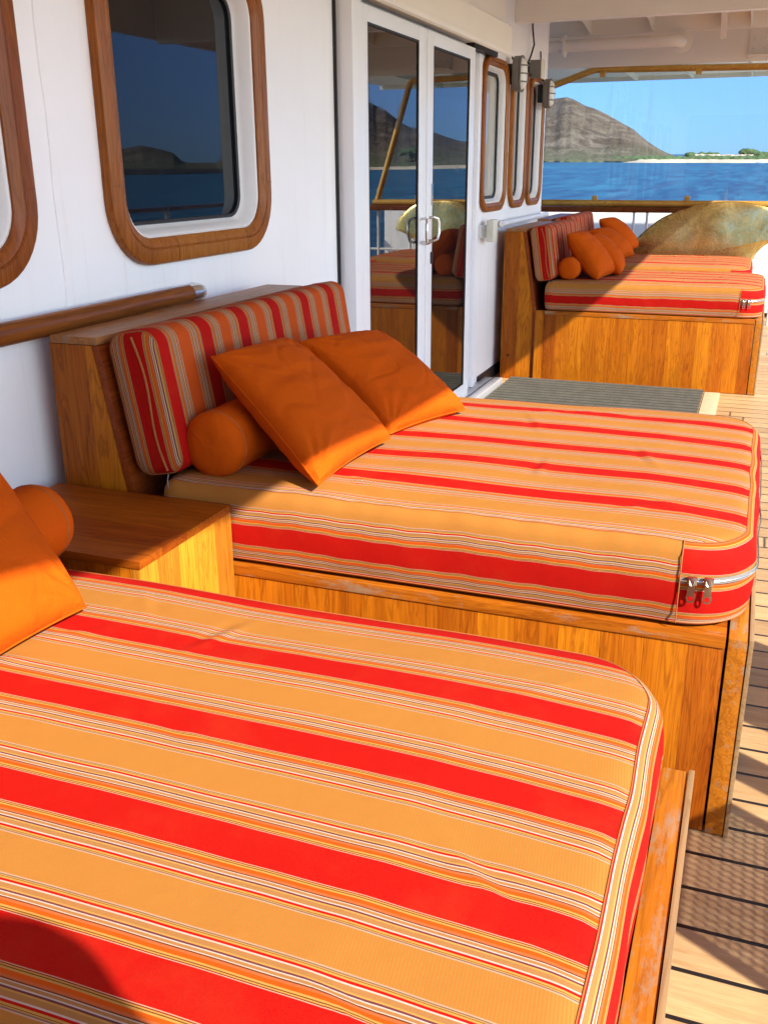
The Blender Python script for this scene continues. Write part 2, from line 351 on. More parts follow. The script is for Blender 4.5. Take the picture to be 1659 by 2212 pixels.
def tube(bm, pts, r, n=10, closed=False, caps=True, rs=None):
    pts = [Vector(p) for p in pts]; N = len(pts); rings = []
    prev = None
    for i, p in enumerate(pts):
        a = pts[(i-1) % N] if (closed or i > 0) else p; b = pts[(i+1) % N] if (closed or i < N-1) else p
        d = (b-a).normalized()
        ref = Vector((0, 0, 1)) if abs(d.z) < .9 else Vector((1, 0, 0))
        if prev is None: u = d.cross(ref).normalized()
        else:
            u = prev-d*prev.dot(d); u = u.normalized() if u.length > 1e-6 else d.cross(ref).normalized()
        prev = u; w_ = d.cross(u)
        rr = rs[i] if rs else r
        rings.append([bm.verts.new(p+(u*math.cos(2*math.pi*k/n)+w_*math.sin(2*math.pi*k/n))*rr) for k in range(n)])
    for i in range(N if closed else N-1):
        A, C = rings[i], rings[(i+1) % N]
        for k in range(n): bm.faces.new((A[k], A[(k+1) % n], C[(k+1) % n], C[k]))
    if caps and not closed:
        bm.faces.new(rings[0][::-1]); bm.faces.new(rings[-1])
    bmesh.ops.recalc_face_normals(bm, faces=bm.faces[:])
    return bm
def T(pts, r, **k): return tube(bmesh.new(), pts, r, **k)
def arc(c, r, a0, a1, n, plane='xz'):
    o = []
    for i in range(n+1):
        a = R(a0+(a1-a0)*i/n); u, v = c[0]+r*math.cos(a), c[1]+r*math.sin(a); o.append((u, v))
    return o
def rrect(u0, u1, v0, v1, r, n=8):
    pts = []
    for cx, cy, a in ((u1-r, v0+r, -90), (u1-r, v1-r, 0), (u0+r, v1-r, 90), (u0+r, v0+r, 180)):
        pts += arc((cx, cy), r, a, a+90, n)
    return pts
def strip(bm, ringa, ringb, closed=True):
    n = len(ringa); out_ = []
    for i in range(n if closed else n-1):
        j = (i+1) % n; out_.append(bm.faces.new((ringa[i], ringa[j], ringb[j], ringb[i])))
    return out_
def ringsolid(rings):
    """rings: list of point lists (closed loops, equal length); skinned in order and closed back"""
    bm = bmesh.new(); V = [[bm.verts.new(p) for p in r] for r in rings]
    for i in range(len(V)): strip(bm, V[i], V[(i+1) % len(V)])
    bmesh.ops.recalc_face_normals(bm, faces=bm.faces[:]); return bm
def copy_tree(o, parent=None):
    c = o.copy(); COL.objects.link(c); c.parent = parent
    for ch in [k for k in bpy.data.objects if k.parent == o]: copy_tree(ch, c)
    return c

# ------------------------------------------------------------------ the ship's setting
# deck
bm = bmesh.new()
for q in [((-3, -4), (4.45, -4), (4.45, 14.6), (-3, 14.6))]:
    bm.faces.new([bm.verts.new((x, y, 0)) for x, y in q])
ext = bmesh.ops.extrude_face_region(bm, geom=bm.faces[:])
for v in [g for g in ext['geom'] if isinstance(g, bmesh.types.BMVert)]: v.co.z -= .08
bmesh.ops.recalc_face_normals(bm, faces=bm.faces[:])
struct(obj('deck', bm, M['deck'], smooth=False))
struct(obj('deck_margin', B(1.665, 1.775, 3.7, 7.52, -.02, .006), M['margin']))
# ship's side below the deck
struct(obj('hull_side', B(4.32, 4.44, -4, 14.6, -4.9, -.085), M['white']))

# ribbed door mat
bm = bmesh.new(); p = .085; y = 3.75; box(bm, .17, 1.655, 3.75, 7.515, .001, .008, 0)
while y < 7.50:
    a = [(y, .0085), (y+.006, .020), (y+.046, .020), (y+.052, .0085)]
    L = [bm.verts.new((.17, u, z)) for u, z in a]; Q = [bm.verts.new((1.655, u, z)) for u, z in a]
    for i in range(3): bm.faces.new((L[i], Q[i], Q[i+1], L[i+1]))
    bm.faces.new(L[::-1]); bm.faces.new(Q); y += p
tag(obj('door_mat', bm, M['mat'], smooth=False), 'grey ribbed rubber mat on the deck before the glass doors', 'mat')

# cabin wall with window recesses
WIN = [(1.20, 2.29), (2.63, 3.72), (7.00, 7.72), (7.86, 8.40), (8.47, 9.02)]
ZB, ZT = 1.30, 2.35
wall = thing('cabin_wall', 'white painted cabin side with teak framed windows and a glass double door', 'wall', (0, 0, 0))
def wall_panel():
    cu = bpy.data.curves.new('w', 'CURVE'); cu.dimensions = '2D'; cu.fill_mode = 'BOTH'
    def sp(pts):
        s = cu.splines.new('POLY'); s.points.add(len(pts)-1); s.use_cyclic_u = True
        for q, (a, b) in zip(s.points, pts): q.co = (a, b, 0, 1)
    sp([(-3.5, 0), (9.2, 0), (9.2, 2.98), (-3.5, 2.98)])
    for y0, y1 in WIN:
        e = .07 if y1-y0 > 1 else .055
        sp(rrect(y0+e, y1-e, ZB+e, ZT-e, .15 if y1-y0 > 1 else .12, 8))
    cu.extrude = .04
    o = bpy.data.objects.new('tmp', cu); COL.objects.link(o)
    dg = bpy.context.evaluated_depsgraph_get()
    me = bpy.data.meshes.new_from_object(o.evaluated_get(dg)); bpy.data.objects.remove(o)
    for v in me.vertices: v.co = Vector((-.04+v.co.z, v.co.x, v.co.y))
    return me
me = wall_panel(); 
me.materials.clear()
finish('wall_panel', me, M['wall'], wall, None, False)
obj('wall_end', B(-4, -.082, 9.12, 9.2, 0, 2.98, bev=.001), M['wall'], wall)
# weld seams of the plating: slightly raised beads
for y in (2.40, 6.88, 9.15):
    obj('weld_seam', T([(.001, y+.004*math.sin(k*1.7), k*.11) for k in range(27)], .0035, n=6), M['wall'], wall)
obj('wall_foot_shade', B(.0, .012, 7.1, 9.19, .0, .09), M['rubber'], wall)  # dark strip standing in for the shadow along the wall foot
def window(y0, y1, glass, depth=.06):
    big = y1-y0 > 1
    if not big: depth = .044
    fw = .088 if big else .06; ro = .215 if big else .17; yc = 0
    def ring(e, x, r): return [(x, a, b) for a, b in rrect(y0+e, y1-e, ZB+e, ZT-e, max(r, .02), 10)]
    prof = [(0, .0015), (0.0, .022), (.004, .030), (.012, .034), (fw*.55, .036), (fw*.6, .030), (fw*.66, .034), (fw*.9, .028), (fw, .02), (fw, .0015)]
    f = obj('window', ringsolid([ring(e, x, ro-e) for e, x in prof]), M['frame_v'], wall)
    # joints of the frame
    for (a, b) in ((y0+.012, y0+fw*.5), (y1-fw*.5, y1-.012)):
        obj('frame_joint', B(.02, .0366, a, b, ZB+.255, ZB+.257, bev=0), M['rail_wood'], f)
    e = fw+.002; r2 = ro-e
    prof = [(e-.004, .0), (e-.002, .012), (e+.006, .016), (e+.012, .010), (e+.022, -.03), (e+.034, -depth+.010), (e+.040, -depth+.004), (e+.040, -depth-.01), (e+.0, -depth-.01)]
    obj('window_reveal', ringsolid([ring(q, x, ro-q) for q, x in prof]), M['white'], f)
    g0 = .036 if big else .024
    prof = [(e+g0, -depth+.010), (e+g0+.002, -depth+.014), (e+.048, -depth+.010), (e+.048, -depth+.001), (e+g0, -depth+.001)]
    obj('gasket', ringsolid([ring(q, x, ro-q) for q, x in prof]), M['rubber'], f)
    bm = bmesh.new(); g = ring(e+.034, -depth, ro-e-.034)
    a = [bm.verts.new(p) for p in g]; b = [bm.verts.new((p[0]-.008, p[1], p[2])) for p in g]
    bm.faces.new(a); bm.faces.new(b[::-1]); strip(bm, b, a)
    bmesh.ops.recalc_face_normals(bm, faces=bm.faces[:])
    obj('pane', bm, glass, f, smooth=False)
for i, (a, b) in enumerate(WIN): window(a, b, M['winglass'] if i < 2 else M['blindglass'])

obj('added_fill_blocker', B(-3.5, 2.1, -3.6, -3.5, 0, 2.98, bev=.001), M['teak_x'], wall)  # added behind the camera, out of view, to cut the fill light
# sliding doors
def leaf(y0, y1, s0, s1, x=.03):
    """frame of the leaf: stiles and rails round the glass"""
    bm = bmesh.new(); z0, z1, g0, g1 = .055, 2.335, .16, 2.262
    box(bm, x, x+.04, y0, y0+s0, z0, z1, .003); box(bm, x, x+.04, y1-s1, y1, z0, z1, .003)
    box(bm, x+.001, x+.039, y0+s0, y1-s1, z0, g0, .002); box(bm, x+.001, x+.039, y0+s0, y1-s1, g1, z1, .002)
    o = obj('sliding_door', bm, M['door'], wall)
    bm = bmesh.new(); e = .005
    for q in ((y0+s0-e, y0+s0+.004, g0, g1), (y1-s1-.004, y1-s1+e, g0, g1)): box(bm, x+.036, x+.0405, *q, 0)
    for q in ((y0+s0+.004, y1-s1-.004, g0-.0, g0+.006), (y0+s0+.004, y1-s1-.004, g1-.012, g1)): box(bm, x+.036, x+.0405, *q, 0)
    obj('glazing_seal', bm, M['rubber'], o)
    obj('door_glass', B(x+.028, x+.034, y0+s0+.002, y1-s1-.002, g0+.002, g1-.002, bev=0), M['doorglass'], o, smooth=False)
    return o
l1 = leaf(4.60, 5.570, .11, .105); l2 = leaf(5.575, 6.60, .16, .12)
obj('meeting_bead', B(.070, .078, 5.60, 5.64, .06, 2.33), M['door'], l2)
def dhandle(y, par, x=.07, s=1):
    pts = [(x, y, 1.335), (x+.035, y, 1.335)]
    pts = [(x-.002, y, 1.33), (x+.03, y+.01*s, 1.333), (x+.045, y+.04*s, 1.325), (x+.05, y+.055*s, 1.30), (x+.05, y+.055*s, 1.24), (x+.045, y+.04*s, 1.205), (x+.03, y+.01*s, 1.197), (x-.002, y, 1.20)]
    obj('door_handle', T(pts, .008, n=10), M['steel'], par)
dhandle(5.66, l2); dhandle(5.53, l1, s=-1)
obj('lock_plate', B(.070, .076, 5.70, 5.728, 1.40, 1.52), M['steel'], l2)
obj('lock_plate', B(.070, .078, 5.70, 5.728, 1.06, 1.13), M['rubber'], l2)
obj('latch', T([(.072, 5.545, 1.20), (.085, 5.55, 1.19), (.085, 5.60, 1.185), (.085, 5.66, 1.19)], .007), M['steel'], l1)
obj('door_jamb', B(.001, .085, 4.478, 4.592, 0, 2.34), M['door'], wall)
bm = bmesh.new(); box(bm, .001, .008, 4.446, 4.453, 0, 2.96, .002); box(bm, .001, .008, 4.464, 4.474, 0, 2.96, .002)
obj('jamb_seal', bm, M['rubber'], wall)
obj('door_stop', B(.001, .03, 6.86, 6.93, .06, 2.33), M['door'], wall)
obj('door_track', B(.005, .06, 6.61, 7.22, 2.34, 2.40), M['rubber'], wall)
# pelmet over the doors with a rolled lip
bm = bmesh.new(); prof = [(.004, 2.37), (.10, 2.372), (.128, 2.345), (.142, 2.337), (.154, 2.345), (.158, 2.36), (.152, 2.378), (.146, 2.40), (.146, 2.53), (.004, 2.53)]
A_ = [bm.verts.new((x, 3.9, z)) for x, z in prof]; C_ = [bm.verts.new((x, 7.26, z)) for x, z in prof]
strip(bm, A_, C_); bm.faces.new(A_); bm.faces.new(C_[::-1]); bmesh.ops.recalc_face_normals(bm, faces=bm.faces[:])
obj('door_pelmet', bm, M['ceiling'], wall)
obj('soffit_box', B(.004, .10, 3.9, 7.24, 2.532, 2.975), M['ceiling'], wall)
# threshold with a groove
bm = bmesh.new(); prof = [(.004, .002), (.004, .052), (.075, .052), (.075, .040), (.095, .040), (.095, .056), (.15, .056), (.155, .05), (.155, .002)]
A_ = [bm.verts.new((x, 4.45, z)) for x, z in prof]; C_ = [bm.verts.new((x, 7.30, z)) for x, z in prof]
strip(bm, A_, C_); bm.faces.new(A_); bm.faces.new(C_[::-1]); bmesh.ops.recalc_face_normals(bm, faces=bm.faces[:])
obj('door_threshold', bm, M['track'], wall, smooth=False)

# overhead deck: ceiling sheet, beams and outboard edge
EDGE = [(-3.5, 2.05), (-.5, 2.62), (0, 2.74), (.5, 2.86), (1.0, 2.94), (1.8, 3.04), (3.0, 3.10), (6.4, 3.155), (8.8, 3.09), (11.2, 3.0)]
roof = thing('roof_deck', 'cream painted roof deck with cross beams overhead', 'roof', (0, 0, 0))
bm = bmesh.new(); ring_ = [(-4, -3.5), *[(x, y) for y, x in EDGE], (-4, 11.2)]
lo = [bm.verts.new((x, y, 2.985)) for x, y in ring_]; hi = [bm.verts.new((x, y, 3.06)) for x, y in ring_]
bm.faces.new(lo); bm.faces.new(hi[::-1]); strip(bm, lo, hi); bmesh.ops.recalc_face_normals(bm, faces=bm.faces[:])
obj('ceiling_sheet', bm, M['ceiling'], roof, smooth=False)
bm = bmesh.new()
inn = [(x-.03, y) for y, x in EDGE]; ou = [(x, y) for y, x in EDGE]
ri = []
for (xi, yi), (xo, yo) in zip(inn, ou):
    ri.append([bm.verts.new((xi, yi, 2.68)), bm.verts.new((xo, yo, 2.68)), bm.verts.new((xo, yo, 2.984)), bm.verts.new((xi, yi, 2.984))])
for a, b in zip(ri[:-1], ri[1:]): strip(bm, a, b)
bm.faces.new(ri[0]); bm.faces.new(ri[-1][::-1]); bmesh.ops.recalc_face_normals(bm, faces=bm.faces[:])
obj('edge_fascia', bm, M['ceiling'], roof, smooth=False)
def beam(y, z, par, x1=3.0, t=.012, fl=.09, x0=.002):
    bm = bmesh.new(); box(bm, x0, x1, y, y+t, z+.012, 2.983, .001); box(bm, x0, x1, y-fl*.0, y+fl, z, z+.012, .002)
    return obj('cross_beam', bm, M['ceiling'], par)
for y, z, xe in ((-2.2, 2.72, 2.2), (.2, 2.72, 2.7), (2.6, 2.72, 3.0), (5.2, 2.72, 3.05), (7.93, 2.645, 3.05)): beam(y, z, roof, xe)
obj('fore_bulkhead', B(-3.9, 2.95, 11.14, 11.17, 2.60, 2.983), M['ceiling'], roof)
obj('bulkhead_return', B(-3.9, 2.95, 10.60, 10.63, 2.84, 2.984), M['ceiling'], roof)
for x in (.12, .72, 1.62, 2.3):   # knee brackets between the beams
    bm = bmesh.new(); P3 = [(x, 10.60, 2.98), (x, 9.3, 2.98), (x, 9.3, 2.93), (x, 10.2, 2.90), (x, 10.60, 2.85)]
    a = [bm.verts.new(q) for q in P3]; b = [bm.verts.new((q[0]+.012, q[1], q[2]-.001)) for q in P3]
    bm.faces.new(a); bm.faces.new(b[::-1]); strip(bm, a, b); bmesh.ops.recalc_face_normals(bm, faces=bm.faces[:])
    obj('knee_bracket', bm, M['ceiling'], roof, smooth=False)
bm = bmesh.new(); P3 = [(1.36, 10.59, 3.0-.02), (1.36, 10.2, 2.98), (1.36, 10.34, 2.86), (1.36, 10.40, 2.74), (1.36, 10.46, 2.74), (1.36, 10.59, 2.86)]
a = [bm.verts.new(q) for q in P3]; b = [bm.verts.new((q[0]+.05, q[1], q[2]-.001)) for q in P3]
bm.faces.new(a); bm.faces.new(b[::-1]); strip(bm, a, b); bmesh.ops.recalc_face_normals(bm, faces=bm.faces[:])
obj('hanging_bracket', bm, M['ceiling'], roof)
# pillars carrying the outboard edge (outside the picture)
# riveted plate
bm = bmesh.new(); box(bm, 1.60, 2.02, 11.128, 11.142, 2.665, 2.95, .002)
for i in range(4):
    for j in range(2):
        bmesh.ops.create_uvsphere(bm, u_segments=10, v_segments=6, radius=.014, matrix=Matrix.Translation((1.66+i*.10, 11.126, 2.72+j*.085)))
obj('riveted_plate', bm, M['ceiling'], roof)
obj('plate_lip', B(1.60, 2.02, 11.05, 11.14, 2.632, 2.655), M['ceiling'], roof)

# pipe under the deck head
pp = thing('ceiling_pipe', 'white painted pipe with flange and elbow under the ceiling ahead', 'pipe', (0, 10.45, 2.74))
pts = [(-.4, 0, 0), (-.1, 0, .0), (.90, 0, .005)]+[(.90+.10*math.sin(a), .10-.10*math.cos(a), .005-.0*a) for a in [R(x) for x in range(10, 91, 10)]]+[(1.0, .14, .005)]
obj('pipe_run', T(pts, .054, n=18), M['ceiling'], pp)
obj('flange', T([(-.115, 0, 0), (-.09, 0, 0)], .10, n=24), M['ceiling'], pp)
obj('flange', T([(1.0, .118, .005), (1.0, .142, .005)], .10, n=24), M['ceiling'], pp)

# wooden handrail on the wall
hr = thing('handrail', 'dark varnished teak handrail with metal end on the near wall', 'handrail', (.052, 3.0, 1.188))
prof = [(math.cos(R(a))*.026, math.sin(R(a))*.032) for a in range(0, 360, 20)]
bm = bmesh.new(); A_ = [bm.verts.new((x, -5.2, z)) for x, z in prof]; C_ = [bm.verts.new((x, 0, z)) for x, z in prof]
strip(bm, A_, C_); bm.faces.new(A_); bm.faces.new(C_[::-1]); bmesh.ops.recalc_face_normals(bm, faces=bm.faces[:])
obj('rail', bm, M['rail_wood'], hr)
obj('end_cap', T([(0, .0, 0), (0, .05, 0), (-.006, .075, 0), (-.022, .09, 0), (-.045, .094, 0)], .029, n=16), M['steel'], hr)
for y in (-3.4, -2.2, -.9, -.15): obj('bracket', T([(-.048, y, -.01), (0, y, -.015)], .012), M['steel'], hr)
h2 = thing('handrail', 'white painted handrail on the wall behind the far daybeds', 'handrail', (.06, 7.5, 1.205))
obj('rail', T([(0, 0, 0), (0, 1.68, 0)], .022, n=12), M['white'], h2)
for y in (.2, 1.4): obj('bracket', T([(-.058, y, -.0), (0, y, -.0)], .012), M['white'], h2)

# bulkhead lamps and boxes
def lamp(y, z, s, label, x=.02):
    t = thing('bulkhead_lamp', label, 'lamp', (x, y, z), 'oval bulkhead lamps on the far wall')
    def oval(xx, a, b, n=28):
        return [(xx, math.copysign(abs(math.cos(2*math.pi*k/n))**.75, math.cos(2*math.pi*k/n))*a, math.copysign(abs(math.sin(2*math.pi*k/n))**.75, math.sin(2*math.pi*k/n))*b) for k in range(n)]
    def solid(prof):
        bm = bmesh.new(); V = [[bm.verts.new(q) for q in oval(*p)] for p in prof]
        for a, b in zip(V[:-1], V[1:]): strip(bm, a, b)
        bm.faces.new(V[0][::-1]); bm.faces.new(V[-1]); bmesh.ops.recalc_face_normals(bm, faces=bm.faces[:]); return bm
    a, b = .085*s, .138*s
    obj('housing', solid([(.03, a*.8, b*.8), (.034, a*.95, b*.95), (.042, a, b), (.135*s-.04, a, b), (.142*s-.04, a*.95, b*.95)]), M['lampgrey'], t)
    obj('lens', solid([(.14*s-.04, a*.86, b*.9), (.16*s-.04, a*.82, b*.86), (.182*s-.04, a*.6, b*.7), (.19*s-.04, a*.3, b*.35)]), M['lens'], t)
    for k in (-1, 0, 1):
        obj('guard_bar', T([(.14*s-.04, -a*.97, k*b*.45), (.175*s-.04, -a*.7, k*b*.45), (.2*s-.04, 0, k*b*.45), (.175*s-.04, a*.7, k*b*.45), (.14*s-.04, a*.97, k*b*.45)], .006*s), M['lampgrey'], t)
    obj('guard_ring', T([(.15*s-.04, q[1], q[2]) for q in oval(0, a*.98, b*.98)], .008*s, closed=True), M['lampgrey'], t)
    obj('mount', B(-.018, .032, -.03, .03, -.07, .07), M['cable'], t)
    obj('cable', T([(.02, .0, .10), (.0, -.02, .2), (-.01, -.02, .33)], .006), M['cable'], t)
    return t
lamp(7.74, 2.272, .9, 'larger nearer grey bulkhead lamp with caged lens beside the doors')
lamp(8.86, 2.205, .84, 'smaller farther grey bulkhead lamp at the end of the wall')
jb = thing('junction_box', 'small grey junction box with black cable between the two lamps', 'box', (.0, 8.42, 2.36))
obj('box_body', B(.03, .12, -.06, .06, -.065, .065), M['lampgrey'], jb)
obj('lid', B(.122, .130, -.065, .065, -.072, .072), M['cream'], jb)
obj('bracket', B(-.016, .028, -.04, .04, -.05, .05), M['cable'], jb)
obj('cable', T([(.05, -.07, -.05), (.03, -.11, -.03), (.03, -.12, .04), (.04, -.07, .10), (.05, -.02, .18), (.02, .04, .30), (.0, .08, .5)], .007), M['cable'], jb)
sb = thing('wall_switch', 'small cream switch box with steel bracket beside the sliding door', 'switch', (0, 7.12, 1.17))
obj('switch_body', B(.045, .10, -.035, .09, -.075, .08, bev=.006), M['cream'], sb)
obj('bracket', B(.002, .044, -.085, .04, -.045, .045), M['steel'], sb)

# ------------------------------------------------------------------ the glass screen ahead
YS = 11.2
sc = thing('glass_screen', 'large glass wind screen in a golden rail frame across the deck ahead', 'screen', (0, YS, 0))
topL, topR = (.08, 2.585), (2.10, 2.545); botR = (2.52, 1.235); L0 = (-.9, 2.26)
obj('top_rail', T([(L0[0], 0, L0[1]), (topL[0]-.03, 0, topL[1]-.012), (topL[0]+.03, 0, topL[1]), (topR[0]-.02, 0, topR[1]), (topR[0]+.012, 0, topR[1]-.03), (botR[0], 0, botR[1])], .034, n=14), M['brass'], sc)
obj('sill_rail', T([(-1.6, -.02, 1.245), (2.56, -.02, 1.235)], .036, n=14), M['brass'], sc)
bm = bmesh.new(); box(bm, -1.6, 2.62, -.075, .06, 1.145, 1.205, .022, 4)
obj('sill_board', bm, M['rail_wood'], sc)
for x, z in ((.175, 2.535), (1.145, 2.53), (.175, 1.29), (1.15, 1.29), (2.0, 1.29)):
    obj('clip', B(x-.028, x+.028, -.04, .03, z-.028, z+.03, bev=.004), M['brass'], sc)
bm = bmesh.new(); q = [(-1.6, 1.25), (2.50, 1.25), (2.09, 2.54), (.08, 2.58), (-.9, 2.26), (-1.6, 2.0)]
a = [bm.verts.new((x, 0, z)) for x, z in q]; b = [bm.verts.new((x, .01, z)) for x, z in q]
bm.faces.new(a); bm.faces.new(b[::-1]); strip(bm, a, b); bmesh.ops.recalc_face_normals(bm, faces=bm.faces[:])
obj('screen_pane', bm, M['screen'], sc, smooth=False)
for x in (.61, .75, 1.5, 2.10, 2.5):
    obj('support_post', T([(x, -.01, .0), (x, -.01, 1.15)], .017 if x > 1 else .014, n=10), M['white'], sc)
obj('lower_bar', T([(-1.6, -.01, .70), (2.6, -.01, .70)], .014), M['white'], sc)

# foredeck beyond the screen
tag(obj('foredeck_bulwark', B(-4, 3.6, 14.3, 14.42, .10, 1.02, bev=.02), M['white']), 'white bulwark wall around the foredeck beyond the screen', 'bulwark')
bm = bmesh.new(); box(bm, 1.2, 3.4, 11.75, 12.6, .05, .40, .02)
tag(obj('deck_locker', bm, M['white']), 'low white locker on the foredeck behind the screen sill', 'locker')
fl = thing('white_vent_trunk', 'white sloping hatch trunk on the foredeck behind the bronze blade', 'hatch', (1.4, 13.0, 0))
bm = bmesh.new(); P3 = [(-.9, .002), (1.5, .002), (1.5, 1.06), (-.25, 1.06), (-.9, .55)]
a = [bm.verts.new((x, 0, z)) for x, z in P3]; b = [bm.verts.new((x, .7, z)) for x, z in P3]
bm.faces.new(a); bm.faces.new(b[::-1]); strip(bm, a, b); bmesh.ops.bevel(bm, geom=bm.edges[:], offset=.012, segments=2, affect='EDGES'); bmesh.ops.recalc_face_normals(bm, faces=bm.faces[:])
obj('trunk_body', bm, M['white'], fl)
oh = thing('bridge_overhang', 'grey underside of the bridge deck jutting out beyond the glass', 'overhang', (0, 11.25, 2.66))
bm = bmesh.new(); box(bm, -4, 3.2, 0, 1.85, .0, .04, .003)
obj('soffit_plate', bm, M['grey'], oh)
for x in (-1.2, .30, .95, 1.62, 2.3): obj('stiffener', B(x, x+.012, .01, 1.83, -.06, -.001, bev=.001), M['grey'], oh)
obj('front_lip', B(-4, 3.2, 1.86, 1.89, -.05, .06), M['grey'], oh)

# outboard rail
rl = thing('side_rail', 'white ship side rail with wooden cap along the deck edge', 'railing', (4.36, 0, 0))
obj('cap_rail', B(-.05, .06, -3.6, 14.2, 1.17, 1.215, bev=.015), M['rail_wood'], rl)
for k in range(10):
    obj('post', T([(0, -3.4+k*1.9, 0), (0, -3.4+k*1.9, 1.17)], .019), M['white'], rl)
for z in (.4, .78): obj('lower_bar', T([(0, -3.6, z), (0, 14.2, z)], .012), M['white'], rl)
# invented wind break panels, out of view, added to cast shade on the deck boards
wb = thing('added_shade_panels', 'unseen wind break with mesh panels, added outboard to shade the deck boards', 'wind break', (3.1, 0, 0))
bm = bmesh.new()
for y in (1.18, 1.73): box(bm, -.012, .012, y-.012, y+.012, 0, 1.04, .002)
box(bm, -.012, .012, 1.18, 1.73, 1.02, 1.044, .002)
obj('panel_frame', bm, M['white'], wb)
bm = bmesh.new(); N1 = 24; 
for k in range(N1): box(bm, -.002, .001, 1.195+k*.022, 1.195+k*.022+.0115, .02, 1.02, 0)
for k in range(45): box(bm, .0015, .004, 1.19, 1.72, .02+k*.022, .02+k*.022+.0115, 0)
obj('mesh_panel', bm, M['cable'], wb, smooth=False)
obj('solid_panel', B(-.012, .012, 1.87, 2.01, 0, 1.04), M['white'], wb)
obj('solid_panel', B(-.012, .012, 2.20, 2.78, 0, 1.00), M['white'], wb)

# ------------------------------------------------------------------ daybeds
ZB_ = .556
def make_bed(x1=2.02, W=1.345):
    t = thing('daybed', '', 'daybed')
    bh = .40  # base starts under the sloping backrest
    obj('front_panel', B(.42, x1-.062, .0, .022, .004, ZB_-.032), M['teak_z'], t)
    obj('rear_panel', B(.42, x1-.062, W-.022, W, .004, ZB_-.032), M['teak_z'], t)
    obj('top_rail', B(.42, x1-.062, -.004, .055, ZB_-.031, ZB_, .003), M['teak_edge'], t)
    obj('top_rail', B(.42, x1-.062, W-.055, W+.004, ZB_-.031, ZB_, .003), M['teak_edge'], t)
    obj('bed_boards', B(.42, x1-.062, .056, W-.056, ZB_-.03, ZB_-.008, bev=.001), M['teak_x'], t)
    bm = bmesh.new(); box(bm, x1-.056, x1-.012, -.004, W+.004, .004, ZB_-.002, .003)
    obj('end_board', bm, M['teak_worn'], t)
    obj('edge_strip', B(x1-.0105, x1, -.006, W+.006, .0, ZB_+.002, bev=.002), M['teak_bare'], t)
    # backrest box: upright side cheeks with a sloping face
    prof = [(.088, .0), (.088, 1.143), (.218, 1.143), (.318, .556), (.318, 0)]
    for nm, ya, yb, mt in (('side_cheek', .022, .045, M['teak_z']), ('side_cheek', W-.02, W+.003, M['teak_z'])):
        bm = bmesh.new(); a = [bm.verts.new((x, ya, z)) for x, z in prof]; b = [bm.verts.new((x, yb, z)) for x, z in prof]
        bm.faces.new(a); bm.faces.new(b[::-1]); strip(bm, a, b); bmesh.ops.recalc_face_normals(bm, faces=bm.faces[:])
        obj(nm, bm, mt, t, smooth=False)
    obj('backrest_top', B(.085, .240, .018, W+.006, 1.145, 1.167, bev=.003), M['teak_y'], t)
    bm = bmesh.new(); pr = [(.221, 1.1435), (.243, 1.1435), (.343, .558), (.343, .004), (.320, .004), (.320, .556)]
    a = [bm.verts.new((x, .024, z)) for x, z in pr]; b = [bm.verts.new((x, W+.001, z)) for x, z in pr]
    bm.faces.new(a); bm.faces.new(b[::-1]); strip(bm, a, b); bmesh.ops.recalc_face_normals(bm, faces=bm.faces[:])
    obj('sloping_face', bm, M['teak_slope'], t, smooth=False)
    obj('back_board', B(.07, .087, .03, W-.005, .004, 1.143), M['teak_zy'], t)
    obj('corner_post', B(.345, .418, .001, .05, .004, ZB_-.002), M['teak_z'], t)
    return t
GB = 'teak daybeds along the cabin wall'
bed2 = make_bed(); bed2.location = (0, 2.186, 0)
bed3 = copy_tree(bed2); bed3.location = (0, 7.53, 0); bed3.scale = (1, .87, 1)
bed4 = copy_tree(bed2); bed4.location = (-.12, 9.06, 0); bed4.scale = (1, .93, 1)
bed1 = make_bed(1.925); bed1.location = (0, .25, 0)
for b, l in ((bed1, 'nearest teak daybed with worn bleached end board under the closest mattress'), (bed2, 'teak daybed in the middle beside the side table and door'),
             (bed3, 'teak daybed just beyond the ribbed door mat'), (bed4, 'farthest teak daybed in front of the bronze propeller')):
    b['label'] = l; b['group'] = GB

